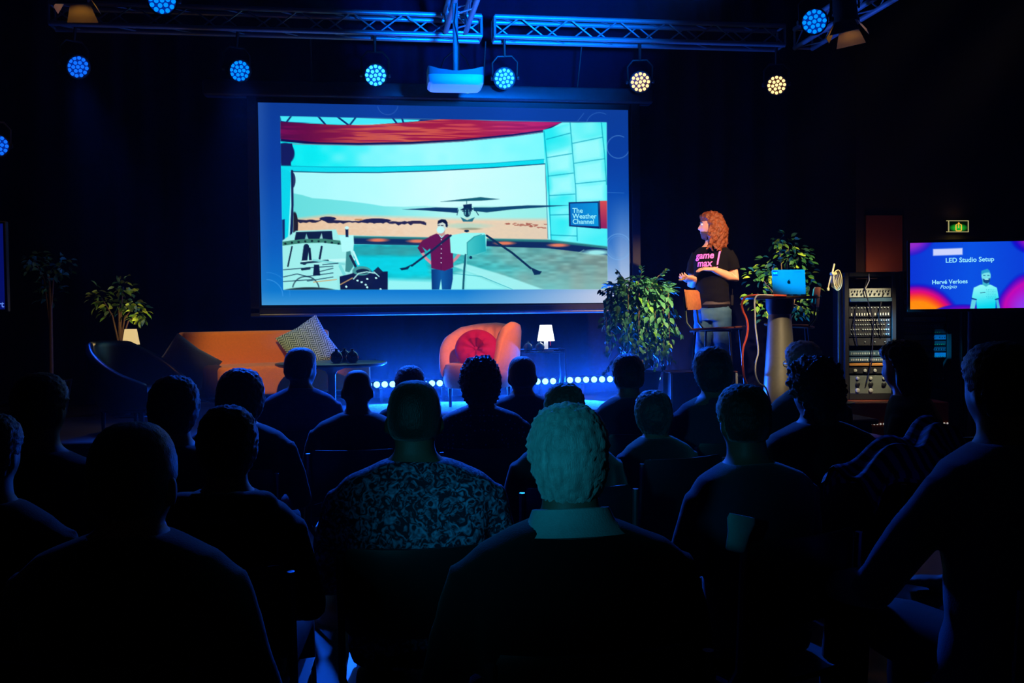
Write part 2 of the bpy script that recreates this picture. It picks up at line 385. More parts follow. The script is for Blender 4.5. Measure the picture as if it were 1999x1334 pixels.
def paint_slide():
    cv = Canvas((503.5, 200), (1226, 215), (1229.5, 591), (511, 596), 1.05); X, Y = cv.X, cv.Y
    t = (Y - 200) / 395; u = (X - 505) / 722
    base = cv.mix([(0, (12, 58, 148)), (.3, (8, 62, 160)), (.7, (12, 92, 188)), (.93, (14, 120, 206)), (1, (60, 150, 215))], t)
    lw = np.clip(1.15 * (t - .62) / .38, 0, 1) * np.clip((u - .55) / .4, 0, 1)
    lw = np.clip(np.maximum(lw, np.clip((t - .45) / .45, 0, 1) * np.clip((u - .93) / .05, 0, 1) * .9), 0, 1)[..., None]
    base = base * (1 - lw) + np.array([200, 205, 226]) / 255 * lw
    e = np.clip((.035 - u) / .035, 0, 1)[..., None] * .25
    cv.img = base * (1 - e) + np.array([95, 135, 190]) / 255 * e
    cv.ring(1207, 287, 22, 1.3, (90, 150, 220), .7, (20, 300)); cv.ring(1207, 482, 25, 1.5, (120, 180, 235), .6); cv.ring(1207, 482, 21, 1.2, (100, 165, 225), .4)
    cv.ring(757, 204, 20, 1.3, (60, 110, 190), .6, (10, 170)); cv.ring(520, 578, 32, 1.5, (70, 160, 240), .7, (270, 360)); cv.ring(520, 578, 46, 1.2, (70, 160, 240), .4, (270, 360))
    cv.line([(1186, 376), (1218, 377)], 1, (70, 140, 220), .6); cv.line([(1128, 236), (1140, 221)], 1, (70, 130, 210), .6); cv.ring(1170, 246, 26, 1.0, (70, 130, 210), .6, (190, 300))
    # the picture within the slide
    inner = [(547, 227), (1184, 239), (1186, 565), (553, 566)]
    cv.clip = np.clip(.5 - cv.sd(inner) / 1.3, 0, 1)
    cv.put(np.ones_like(X), (150, 250, 252))
    nz = cv.noise(26, 18, 1); nf = cv.noise(5, 3, 2)
    # upper wall
    cv.put((Y < 330) * 1., cv.mix([(0, (0, 232, 242)), (.12, (20, 238, 246)), (.35, (120, 248, 252)), (.6, (160, 253, 255)), (1, (120, 250, 252))], np.clip((X - 560) / 500 + .15 * (nz - .5), 0, 1)))
    cv.poly([(540, 222), (1190, 236), (1190, 240), (1095, 239), (870, 233), (800, 240), (545, 240)], (12, 44, 120))
    # lit ceiling bays and struts
    cv.poly([(547, 226), (820, 234), (815, 237), (760, 241), (690, 243), (630, 241), (560, 238), (549, 236)], (70, 235, 250))
    for x, dx in ((562, 14), (628, 16), (668, 24), (690, 14), (770, 14), (786, 6)):
        s_ = 1 if x not in (562, 690) else -1
        cv.line([(x - s_ * dx / 2, 226), (x + s_ * dx / 2, 244)], 3.4, (8, 40, 110))
    # red band
    up = [(547, 238), (600, 241), (660, 244), (720, 244), (780, 240), (830, 236), (870, 232), (960, 236), (1097, 239)]
    lo = [(1060, 254), (1000, 262), (950, 267), (900, 272), (800, 277), (700, 279), (620, 278), (547, 271)]
    cv.poly(up + [(p[0], p[1] + 5) for p in lo], (16, 14, 78))
    s1 = cv.noise(80, 3.4, 3); s2 = cv.noise(34, 1.8, 4); st = np.clip((s1 * .6 + s2 * .4 - .42) * 6, 0, 1)
    warm = cv.mix([(0, (120, 8, 84)), (.1, (104, 10, 70)), (.28, (196, 76, 62)), (.45, (208, 92, 68)), (.7, (200, 60, 70)), (1, (178, 14, 104))], (X - 547) / 550)
    dark = cv.mix([(0, (80, 6, 72)), (.3, (150, 24, 66)), (.7, (164, 24, 60)), (1, (150, 10, 90))], (X - 547) / 550)
    cv.poly(up + lo, warm * st[..., None] + dark * (1 - st[..., None]))
    cv.line([(1060, 258), (1000, 266.5), (900, 276), (800, 282), (700, 284), (560, 281)], 2.2, (120, 150, 170), .8)
    cv.oval(556, 300, 19, 21, (18, 28, 96)); cv.poly([(547, 280), (570, 280), (574, 296), (568, 316), (568, 324), (547, 324)], (18, 26, 92))
    # frame of the studio wall
    trim = [(547, 324), (640, 326), (740, 326), (850, 323.5), (960, 319), (1062, 311)]
    cv.poly(trim + [(x, y + 10) for x, y in reversed(trim)], (0, 222, 240)); cv.line(trim, 1.6, (0, 170, 200), .9)
    disp = [(572, 336), (640, 338), (740, 338), (850, 334.5), (960, 328.5), (1064, 321), (1069, 468), (960, 466), (850, 464), (700, 460), (573, 456)]
    cv.poly([(x + (-2 if x < 800 else 1), y - 2) for x, y in disp], (10, 70, 110))
    sky = cv.mix([(0, (165, 250, 252)), (.3, (182, 254, 255)), (.6, (210, 255, 254)), (1, (185, 254, 252))], (X - 572) / 495 + .06 * (nz - .5))
    cv.poly(disp, sky)
    c0 = cv.clip.copy(); cv.clip = c0 * np.clip(.5 - cv.sd(disp) / 1.2, 0, 1)
    hill = [(565, 376), (590, 381), (610, 387), (640, 389), (680, 393), (720, 398), (750, 403), (790, 404), (830, 402), (870, 405), (940, 402), (1075, 406), (1075, 445), (565, 445)]
    cv.poly(hill, cv.mix([(0, (104, 222, 222)), (.35, (120, 232, 230)), (.6, (176, 246, 240)), (1, (150, 240, 232))], (X - 572) / 495), 2)
    cv.poly([(560, 430), (640, 420), (800, 424), (900, 428), (1075, 428), (1075, 480), (560, 480)], cv.mix([(0, (232, 196, 158)), (.5, (240, 214, 180)), (1, (226, 206, 178))], (X - 572) / 495 + .3 * (nf - .5)), 8)
    rdg = [(x, 429.5 + (x - 575) * .022 - 2.4 * RNG.random() * (1.4 if 600 < x < 650 or 700 < x < 800 else .6)) for x in range(574, 834, 6)]
    cv.poly(rdg + [(x, y + (2.5 + 5.5 * abs(math.sin(x * .05)) * RNG.random())) for x, y in reversed(rdg)], (34, 34, 66))
    cv.oval(640, 427, 16, 4, (26, 30, 70)); cv.oval(735, 431, 28, 4.5, (30, 32, 64)); cv.oval(812, 434, 18, 3, (44, 36, 60)); cv.oval(700, 429, 8, 2, (200, 150, 90))
    for i in range(26):
        x = 990 + 78 * RNG.random(); cv.oval(x, 436 + 10 * RNG.random() * (x - 960) / 100, 2 + 5 * RNG.random(), 1.2, (168, 92, 70), .75)
    cv.oval(575, 440, 7, 26, (30, 28, 40)); cv.oval(570, 352, 7, 16, (20, 32, 80), .9)
    cv.oval(912, 441, 42, 5, (150, 220, 205), .55, .8)
    cv.clip = c0
    cv.poly([(547, 326), (568, 336), (566, 400), (562, 470), (547, 470)], (0, 214, 236)); cv.poly([(547, 430), (556, 428), (556, 470), (547, 480)], (16, 40, 110))
    cv.line([(570, 334), (571, 400), (568, 462)], 4.5, (18, 28, 80))
    # panelled wall on the right
    wall = [(1060, 254), (1116, 240), (1190, 238), (1190, 482), (1076, 470), (1070, 400)]
    cv.poly(wall, cv.mix([(0, (40, 236, 242)), (.5, (120, 248, 250)), (1, (70, 240, 246))], np.clip((X - 1060) / 125 + .5 * (nz - .5), 0, 1)))
    for pts in ([(1068, 300), (1112, 288), (1114, 330), (1070, 340)], [(1120, 278), (1172, 268), (1176, 310), (1122, 318)], [(1122, 322), (1176, 312), (1178, 352), (1124, 358)], [(1074, 345), (1116, 340), (1118, 378), (1076, 382)], [(1124, 362), (1180, 356), (1180, 392), (1126, 392)]):
        cv.poly(pts, (170, 255, 255), 12, .75)
    for pts in ([(1062, 256), (1070, 340), (1076, 472)], [(1113, 240), (1118, 300), (1124, 370), (1127, 470)], [(1174, 240), (1180, 300), (1184, 360)], [(1067, 272), (1113, 260)], [(1067, 308), (1116, 300)], [(1118, 280), (1176, 268)], [(1070, 344), (1119, 338)], [(1121, 319), (1180, 310)], [(1073, 382), (1122, 379)], [(1123, 359), (1182, 353)], [(1074, 420), (1112, 419)], [(1075, 459), (1126, 461)]):
        cv.line(pts, 1.7, (0, 150, 178), .8, 1.4)
    # shelf and spots beneath the display
    cv.poly([(690, 462), (850, 465), (1000, 468), (1075, 470), (1190, 486), (1190, 500), (1070, 486), (950, 482), (690, 477)], (14, 40, 84))
    cv.poly([(690, 461), (1070, 468), (1190, 482), (1190, 486), (1070, 473), (690, 465)], (40, 120, 120), 3)
    for x, y in ((738, 469), (815, 471), (985, 475), (1090, 479)): cv.oval(x, y, 18, 3.2, (240, 128, 84), .95, .9)
    # floor
    fl = cv.mix([(0, (0, 206, 224)), (.35, (40, 214, 222)), (.6, (110, 200, 196)), (1, (140, 178, 168))], np.clip((X - 690) / 480 + .25 * (nz - .5), 0, 1))
    fl = fl * (1 - .22 * (cv.noise(14, 4, 8) * np.clip(1.6 - np.abs(Y - 500) / 40, .2, 1))[..., None])
    cv.poly([(640, 477), (950, 481), (1070, 485), (1190, 499), (1190, 570), (640, 570)], fl, 1.5)
    cv.poly([(690, 478), (830, 480), (830, 498), (690, 503)], (60, 150, 150), 10, .6)
    cv.poly([(700, 500), (830, 502), (840, 540), (760, 536), (690, 530)], (0, 216, 234), 8, .8)
    cv.poly([(757, 545), (840, 548), (910, 528), (1000, 566), (750, 570)], (150, 246, 244), 9)
    cv.poly([(884, 520), (905, 514), (985, 538), (1060, 565), (1000, 568), (940, 540)], (168, 250, 248), 3, .85)
    cv.line([(884, 534), (940, 540), (1000, 565)], 1.2, (0, 150, 170), .7)
    cv.oval(1165, 493, 24, 5, (170, 255, 250), .9, .9); cv.line([(1130, 494), (1140, 488)], 1.2, (150, 210, 200), .7)
    # rover at the lower left
    W_, D_ = (176, 246, 240), (14, 30, 60)
    cv.poly([(551, 470), (578, 451), (656, 448), (664, 470), (690, 480), (692, 566), (551, 566)], (160, 240, 236), 2)
    cv.poly([(578, 453), (648, 451), (650, 471), (574, 473)], D_); cv.poly([(594, 472), (598, 456), (604, 472)], (120, 190, 190)); cv.poly([(622, 471), (628, 455), (631, 471)], (150, 210, 210))
    cv.line([(551, 476), (590, 471), (630, 470), (664, 474)], 8, (60, 130, 110)); 
    for i in range(9): cv.oval(557 + i * 13, 476 - 5 * math.sin(i / 8 * PI), 2.4, 2.2, (16, 40, 40))
    for pts, wd in (([(570, 482), (562, 520)], 3), ([(598, 482), (594, 512)], 11), ([(628, 482), (624, 505)], 4), ([(604, 486), (606, 508)], 5)): cv.line(pts, wd, D_)
    cv.line([(591, 512), (690, 507)], 6, (190, 250, 246)); cv.line([(588, 514), (640, 509)], 4, (20, 52, 74)); cv.line([(612, 508), (672, 516)], 4, (130, 220, 220))
    for pts in ([(553, 527), (600, 523), (650, 520)], [(553, 541), (580, 535), (600, 540), (650, 533)], [(553, 550), (610, 546)], [(618, 532), (650, 524)], [(600, 549), (650, 541)], [(630, 517), (660, 514)]): cv.line(pts, 1.8, (24, 60, 84), .9)
    cv.poly([(613, 517), (623, 517), (625, 538), (611, 538)], D_); cv.line([(590, 526), (604, 524)], 5, (20, 44, 66))
    cv.ring(597, 566, 26, 2.0, (16, 40, 60), .95, (190, 350)); cv.oval(605, 572, 58, 11, (30, 52, 56)); cv.line([(612, 551), (664, 545)], 2, (210, 160, 90), .8)
    cv.poly([(663, 461), (690, 459), (691, 476), (688, 492), (668, 492)], (178, 252, 250)); cv.poly([(674, 447), (680, 446), (680, 463), (675, 463)], (10, 26, 60)); cv.oval(677, 445, 4, 3, (200, 250, 250))
    cv.poly([(676, 492), (684, 490), (690, 520), (682, 532), (674, 530)], (60, 140, 140)); cv.line([(684, 500), (694, 520)], 5, (20, 40, 60)); cv.line([(664, 520), (672, 536)], 6, (120, 220, 220)); cv.line([(690, 492), (700, 516)], 4, (190, 250, 250))
    cv.poly([(663, 540), (688, 534), (757, 530), (757, 567), (663, 567)], (12, 22, 56)); cv.oval(708, 542, 22, 20, (16, 26, 58)); cv.oval(706, 529, 18, 9, (70, 150, 150)); cv.oval(708, 530, 13, 5, (14, 40, 60))
    cv.line([(690, 545), (700, 534), (716, 531), (734, 534)], 2.2, (170, 230, 230)); cv.poly([(728, 530), (738, 521), (748, 531), (738, 537)], (22, 40, 66)); cv.line([(730, 531), (740, 540)], 2, (160, 230, 230))
    for x, y in ((698, 548), (717, 545), (714, 556), (717, 561), (734, 543), (743, 565), (706, 551), (676, 560)): cv.oval(x, y, 2.2, 1.8, (190, 250, 250))
    cv.line([(664, 556), (688, 543)], 2, (200, 160, 100), .9); cv.line([(660, 540), (662, 567)], 5, (150, 236, 232))
    # presenter in the picture
    MR = (100, 16, 70)
    cv.poly([(842, 526), (884, 524), (884, 545), (880, 568), (863, 568), (861, 545), (857, 568), (843, 568)], cv.mix([(0, (6, 48, 110)), (.5, (16, 90, 160)), (1, (6, 60, 130))], (X - 840) / 44))
    cv.line([(823, 492), (832, 505), (842, 514)], 5.5, (208, 150, 160)); cv.line([(898, 495), (890, 505), (880, 514)], 5.5, (206, 140, 150))
    for k in range(4): cv.line([(843, 511 + k * 1.6), (850, 514 + k * 2.4)], 2, (226, 170, 180)); cv.line([(880, 511 + k * 1.6), (870, 513 + k * 2.2)], 2, (226, 170, 180))
    cv.poly([(838, 462), (852, 456), (862, 460), (874, 457), (886, 462), (884, 490), (885, 522), (868, 529), (842, 524), (841, 500)], MR)
    cv.poly([(840, 462), (848, 478), (834, 490), (824, 482), (830, 492), (822, 495), (815, 484), (824, 470)], MR)
    cv.line([(862, 462), (861, 528)], 1.2, (70, 6, 60)); 
    for k in range(6): cv.oval(861.5, 468 + k * 9, 1.1, 1.1, (210, 200, 220))
    cv.line([(858, 459), (862, 464), (868, 458)], 2, (170, 240, 250)); cv.poly([(857, 447), (869, 447), (868, 459), (862, 462), (857, 458)], (196, 150, 140))
    cv.oval(863, 440, 9.2, 12, (206, 222, 214)); cv.oval(860, 449, 7.5, 7, (190, 252, 252)); cv.poly([(854, 438), (855, 431), (862, 428), (870, 429), (874, 435), (873, 444), (870, 438), (864, 434)], (10, 20, 48)); cv.oval(872, 440, 2.4, 4, (12, 26, 60)); cv.line([(855, 440), (858, 440)], 1.6, (30, 40, 60)); cv.line([(861, 440.5), (865, 440.5)], 1.6, (30, 40, 60))
    # the small helicopter
    cv.poly([(878, 460), (905, 455), (946, 455), (950, 462), (949, 491), (932, 497), (905, 498), (880, 494)], (150, 250, 244)); cv.poly([(912, 473), (925, 462), (947, 458), (949, 491), (930, 497), (912, 500)], cv.mix([(0, (70, 200, 200)), (1, (30, 170, 180))], (X - 912) / 37)); cv.line([(912, 498), (912, 474), (926, 462), (940, 458)], 1.4, (20, 120, 130), .8)
    cv.line([(950, 460), (1000, 494), (1036, 524)], 4, (10, 44, 76)); cv.poly([(1036, 522), (1052, 529), (1058, 530), (1054, 536), (1043, 537)], (10, 44, 76))
    cv.line([(880, 460), (840, 492), (804, 519)], 4, (14, 36, 70)); cv.poly([(804, 516), (792, 522), (780, 524), (784, 528), (796, 526)], (12, 34, 68)); cv.line([(909, 498), (906, 530), (904, 568)], 4, (20, 90, 110)); cv.line([(911, 498), (909, 566)], 1.2, (130, 230, 230))
    cv.oval(919, 503, 3, 3, (10, 50, 80)); cv.oval(911, 451, 5, 2.6, (14, 44, 74)); cv.oval(918, 447, 20, 2.2, (96, 110, 80), .5, .8)
    cv.poly([(860, 394), (900, 389), (938, 385), (976, 389), (940, 392), (905, 393)], (22, 96, 116)); cv.poly([(786, 409), (850, 405), (894, 406), (893, 416), (868, 414), (830, 411)], (14, 58, 104)); cv.poly([(924, 405), (960, 405), (1030, 401), (1112, 401), (1060, 405), (1000, 409), (950, 415), (925, 412)], (14, 70, 108))
    cv.poly([(904, 400), (921, 398), (921, 406), (926, 408), (918, 412), (906, 412), (898, 410), (905, 406)], (10, 40, 80)); cv.oval(912, 415, 7, 9, (16, 56, 84)); cv.line([(908.5, 411), (908, 419)], 1.5, (120, 210, 215)); cv.line([(915, 411), (916, 419)], 1.5, (120, 210, 215)); cv.line([(903, 413), (921, 412)], 1.5, (10, 40, 80))
    cv.line([(895, 410), (892, 420)], 1.4, (20, 60, 90)); cv.line([(929, 412), (934, 420)], 1.6, (20, 60, 90)); cv.poly([(899, 424), (912, 430), (927, 424), (922, 433), (904, 433)], (30, 110, 130)); cv.line([(911, 398), (911, 392)], 1.2, (20, 80, 100))
    # channel board
    cv.poly([(1110, 395), (1169, 393), (1171, 447), (1111, 442)], (10, 30, 90)); cv.poly([(1113, 397.5), (1167, 396), (1168.5, 442), (1114, 440)], cv.mix([(0, (10, 120, 200)), (1, (10, 150, 220))], (X - 1112) / 56))
    cv.poly([(1171, 392.5), (1190, 392), (1190, 447), (1172, 446)], cv.mix([(0, (216, 74, 64)), (1, (140, 30, 84))], (Y - 392) / 54)); cv.line([(1170, 393), (1172, 446)], 2, (40, 20, 50))
    return cv
def paint_tv():
    cv = Canvas((1775.5, 474.5), (2024, 470), (2024, 601.5), (1775.5, 604.5), 1.0); X, Y = cv.X, cv.Y
    nz = cv.noise(60, 40, 12)
    cv.put(np.ones_like(X), cv.mix([(0, (0, 54, 214)), (.5, (0, 82, 228)), (1, (0, 60, 214))], (X - 1776) / 240))
    def blob(cx, cy, rx, ry, stops):
        q = np.sqrt(((X - cx) / rx) ** 2 + ((Y - cy) / ry) ** 2) + .10 * (nz - .5)
        cv.put(np.clip((1 - q) / .12, 0, 1), cv.mix(stops, q))
    blob(1768, 462, 62, 40, [(0, (180, 60, 206)), (.55, (140, 40, 205)), (.85, (50, 30, 205)), (1, (10, 50, 214))])
    blob(1790, 628, 92, 76, [(0, (255, 150, 10)), (.55, (255, 140, 10)), (.68, (250, 70, 40)), (.8, (220, 0, 130)), (.92, (70, 0, 190)), (1, (10, 20, 200))])
    blob(1880, 616, 66, 24, [(0, (170, 0, 180)), (.6, (110, 0, 190)), (1, (10, 30, 205))])
    blob(2006, 610, 62, 80, [(0, (130, 80, 255)), (.35, (150, 50, 230)), (.7, (196, 0, 180)), (.88, (70, 10, 200)), (1, (0, 30, 205))])
    blob(2030, 462, 60, 40, [(0, (220, 30, 170)), (.5, (170, 20, 190)), (.8, (30, 10, 200)), (1, (0, 40, 210))])
    cv.poly([(1821.5, 486.5), (1879, 484.5), (1879, 497.5), (1821.5, 499.5)], (206, 214, 255), 2.5)
    # portrait
    T = (60, 222, 240)
    cv.poly([(1901, 562), (1914, 556), (1934, 556), (1946, 562), (1950, 583), (1944, 585), (1943, 606), (1907, 606), (1906, 585), (1897, 582)], cv.mix([(0, (150, 250, 250)), (.5, (90, 236, 246)), (1, (0, 214, 240))], (Y - 555) / 46 + .2 * (X - 1925) / 50))
    cv.poly([(1897, 585), (1906, 586), (1902, 606), (1893, 606)], (100, 214, 232)); cv.poly([(1944, 586), (1949, 585), (1953, 606), (1947, 606)], (70, 190, 220))
    cv.line([(1897, 582.5), (1906, 585)], 2, (10, 60, 130)); cv.line([(1943, 585), (1950, 582.5)], 2, (10, 60, 130)); cv.line([(1914, 572), (1923, 571)], 1.2, (10, 60, 100))
    cv.poly([(1918, 545), (1931, 545), (1931, 556), (1925, 560), (1918, 556)], (60, 180, 205)); cv.oval(1925, 539, 9, 12, (120, 226, 236)); cv.poly([(1918, 544), (1925, 546), (1933, 543), (1932, 551), (1926, 554), (1920, 551)], (14, 70, 130)); cv.oval(1926, 545.5, 4, 1.6, (150, 235, 240))
    cv.poly([(1915, 537), (1916, 529), (1921, 527), (1928, 525), (1932, 529), (1934, 536), (1931, 532), (1922, 533), (1918, 535)], (40, 160, 205)); cv.line([(1920, 538), (1923, 538)], 1.6, (20, 90, 140)); cv.line([(1928, 538), (1931, 538)], 1.6, (20, 90, 140))
    for i in range(6):
        for j in range(6): cv.oval(1926 + i * 3.4 + (j % 2), 566 + j * 3.2, .8, .8, (30, 170, 200), .6)
    return cv
PAINT = paint_mat('lit_picture')

# ---------------------------------------------------------------- projection screen
SCY = 9.6
def screen():
    a, b = at_y(507, 398, SCY), at_y(1227.5, 403, SCY); x0, x1 = a.x, b.x
    zt = at_y(866, 207, SCY).z; zb = at_y(866, 594, SCY).z
    t = thing('projection_screen', 'big white projection screen showing a slide with a helicopter and a rover', 'screen')
    y = SCY + 0.012
    e = 0.085
    MB().box(((x0 + x1) / 2, y + 0.02, (zt + zb) / 2), (x1 - x0 + .04, 0.03, zt - zb + .1)).build('backing', BLACK, t, False)
    FR = M('screen_border', rgb(12, 12, 16), 0.6)
    for c, s_ in ((((x0 - e / 2 - .015, y, (zt + zb) / 2)), (e, .05, zt - zb + .2)), ((x1 + e / 2 + .03, y, (zt + zb) / 2), (e, .05, zt - zb + .2)), (((x0 + x1) / 2, y, zb - .045), (x1 - x0 + .2, .05, .05))):
        MB().box(c, s_, bev=.004).build('border', FR, t, False)
    MB().tube([(x0 - .1, y - .005, zb - .085), (x1 + .12, y - .005, zb - .085)], .018, 10).build('weight_bar', M('satin_grey_metal', rgb(120, 122, 130), .4, .8), t)
    MB().box(((x0 + x1) / 2 - .12, y + .03, zt + .13), (x1 - x0 + .75, .16, .15), bev=.03, seg=3).build('roller_case', M('roller_case_grey', rgb(60, 60, 66), .4, .3), t)
    for hx in (x0 + .5, (x0 + x1) / 2 + .35, x1 - .5): MB().tube([(hx, y + .03, zt + .19), (hx, y - .2, at_y(800, 66, 9.2).z + .01)], .008, 6).build('hanger', BLACK, t)
    cv = paint_slide(); emit_mesh(cv, plane_y(SCY), 'projected_picture', PAINT, t)
    # board lettering in the picture
    tm = glow('pale_lettering', rgb(150, 240, 250), 1.0)
    mb = MB()
    for s_, px, py in (('The', 1117.5, 415.5), ('Weather', 1117.5, 426.5), ('Channel', 1117.5, 437)):
        p = at_y(px, py, SCY - .003); q = text_mb(s_, .066, .0012)
        mb.add([(p.x + v[0], SCY - .003, p.z + v[1]) for v in q.v], q.f)
    mb.build('lettering', tm, t, False)
screen()

def rebase(t, loc):
    t.location = loc
    for ch in t.children: ch.location = Vector(ch.location) - Vector(loc)
    return t
def plane(P0, n):
    n = np.array(n); P0 = np.array(P0)
    def place(X, Y):
        d = np.stack([(X - CX) / F, -(Y - CY) / F, -np.ones_like(X)], -1) @ RCn.T
        k = ((P0 - np.array(EYE)) @ n) / (d @ n)
        return np.array(EYE) + d * k[..., None]
    return place

# ---------------------------------------------------------------- lattice truss and its lamps
TY = 9.2
ZT, ZB = at_y(800, 27, TY).z, at_y(800, 66, TY).z
def truss(p0, p1, side, label, gap=0.46):
    p0, p1 = Vector(p0), Vector(p1); L = (p1 - p0).length; ax = (p1 - p0) / L
    h = ZT - ZB; sd = Vector(side)
    t = thing('lattice_truss', label, 'truss', (p0 + p1) / 2)
    O = (p0 + p1) / 2
    cor = [Vector((0, 0, h)), Vector((0, 0, 0)), sd * h, sd * h + Vector((0, 0, h))]
    for c in cor: MB().tube([p0 + c - O, p1 + c - O], .024, 10).build('chord', ALU, t)
    n = int(L / gap)
    for f, (i, j) in enumerate(((0, 1), (2, 3), (0, 3), (1, 2))):
        for k in range(n):
            a = p0 + ax * (k * L / n) - O; m = p0 + ax * ((k + .5) * L / n) - O; e = p0 + ax * ((k + 1) * L / n) - O
            if f in (0, 1):
                MB().tube([a + cor[j], m + cor[i]], .0075, 6).build('brace', ALU, t); MB().tube([m + cor[i], e + cor[j]], .0075, 6).build('brace', ALU, t)
            else:
                MB().tube([a + cor[i], m + cor[j]], .0075, 6).build('brace', ALU, t)
    for q in (p0, p1):
        for i, j in ((0, 1), (1, 2), (2, 3), (3, 0)): MB().tube([q + cor[i] - O, q + cor[j] - O], .012, 6).build('end_frame', ALU, t)
    return t
xa, xm, xb = at_y(95, 20, TY).x, at_y(985, 35, TY).x, at_y(1540, 50, TY).x
truss((xa, TY, ZB), (at_y(940, 35, TY).x, TY, ZB), (0, 1, 0), 'lattice truss above the screen, left of the projector pole')
truss((at_y(966, 35, TY).x, TY, ZB), (at_y(1532, 50, TY).x, TY, ZB), (0, 1, 0), 'lattice truss above the screen, right of the projector pole')
xc = at_y(868, 40, TY).x
truss((xc, TY - .1, ZB), (xc, 5.2, ZB), (1, 0, 0), 'lattice truss running towards the audience above the projector')
xc = at_y(1560, 60, TY).x
truss((xc, TY + .1, ZB), (xc, 5.2, ZB), (1, 0, 0), 'dark lattice truss running towards the audience at the right corner')

def cells(R, c, r0, rc, power_col):
    mb = MB()
    pts = [(0, 0)] + [(.43 * r0 * math.cos(k * PI / 3 + .2), .43 * r0 * math.sin(k * PI / 3 + .2)) for k in range(6)] + [(.84 * r0 * math.cos(k * PI / 6), .84 * r0 * math.sin(k * PI / 6)) for k in range(12)]
    for x, y in pts: mb.ball(R @ Vector((x, y, 0)) + c, (rc, rc, rc * .55), 8, 5, R)
    return mb
def par(px, py, d, aim, col, bed, label, power=1.3, scale=1.0, top=None, grp='LED wash lamps hung from the truss'):
    p = at_d(px, py, d) if top is not None else at_y(px, py, TY); dr = (Vector(aim) - p).normalized()
    R = dr.to_track_quat('Z', 'Y').to_matrix()
    t = thing('wash_lamp', label, 'stage lamp', p, 0, grp)
    s = scale; O = Vector((0, 0, 0))
    MB().lathe([(.045 * s, -.2 * s), (.075 * s, -.19 * s), (.098 * s, -.12 * s), (.104 * s, .01 * s), (.108 * s, .012 * s), (.108 * s, .028 * s), (.096 * s, .028 * s), (.094 * s, 0.002)], O, 28, R).build('lamp_body', BLACK, t)
    MB().lathe([(.094 * s, .003), (.094 * s, .006)], O, 28, R).build('lens_plate', bed, t)
    cells(R, R @ Vector((0, 0, .012 * s)), .094 * s, .0175 * s, col).build('lens_cell', col, t, True, None, None, 'stuff')
    side = R @ Vector((1, 0, 0)); side.z = 0; side.normalize(); zt = (5.4 - p.z if top is not None else ZB - p.z + .03)
    yk = min(.21 * s, zt)
    back = R @ Vector((0, 0, -.07 * s))
    mb = MB(); mb.tube([side * .12 * s + back, side * .125 * s + back + Vector((0, 0, yk * .7)), side * .07 * s + back + Vector((0, 0, yk)), side * -.07 * s + back + Vector((0, 0, yk)), side * -.125 * s + back + Vector((0, 0, yk * .7)), side * -.12 * s + back], .011 * s, 6)
    mb.build('yoke', BLACK, t)
    if zt > yk: MB().tube([back + Vector((0, 0, yk)), Vector((0, 0, zt))], .014, 8).build('hanging_clamp', BLACK, t)
    for sg in (1, -1): MB().lathe([(.02, -.012), (.024, 0), (.02, .012)], side * sg * .128 * s + back, 10, Matrix.Rotation(PI / 2, 3, 'Y')).build('tilt_knob', BLACK, t)
    return t
CB = glow('lens_blue', (0.0, 0.24, 1.0), 1.25); CBB = glow('lens_bright_blue', (0.05, 0.58, 1.0), 1.7); CD = glow('lens_deep_blue', (0.005, 0.16, 1.0), 1.0); CW = glow('lens_warm', (1.0, 0.66, 0.28), 1.6)
BB = glow('lens_bed_blue', (0, 0.03, 0.42), .7); BBB = glow('lens_bed_bright', (0, 0.10, .75), .8); BW = glow('lens_bed_warm', (0.10, 0.03, 0.01), .5)
EX = (EYE.x, EYE.y, 1.45)
par(733, 147, 9.1, (.3, .5, 1.2), CBB, BBB, 'bright blue wash lamp hanging above the screen, left of the projector', 1)
par(985, 153, 9.2, (-.4, 1, 1.2), CBB, BBB, 'bright blue wash lamp hanging right of the projector', 1, .95)
par(467, 138, 8.9, (2.4, 2.0, 1.0), CB, BB, 'blue wash lamp hanging near the left end of the truss', 1, .95)
par(151, 130, 8.7, (2.2, 3.2, .6), CD, BB, 'blue wash lamp hanging far left in the dark', 1, .98)
par(1250, 160, 9.3, (.6, 1.2, 1.2), CW, BW, 'warm white wash lamp hanging beside the right top corner of the screen', 1, .95)
par(1516, 166, 9.4, (1.0, 1.4, 1.0), CW, BW, 'warm white wash lamp hanging above the tall table', 1, .93)
par(1590, 42, 7.9, (.2, 1.5, 1.6), CB, BB, 'blue wash lamp under the right end of the truss', 1, .98, .18)
par(316, 0, 7.6, (.3, 1.5, 1.2), CB, BB, 'blue wash lamp cut off by the top edge of the picture', 1, 1.05, .2)
par(-6, 284, 8.6, (.6, 2, 1.2), CD, BB, 'blue wash lamp cut off by the left edge of the picture', 1, .95, .9)

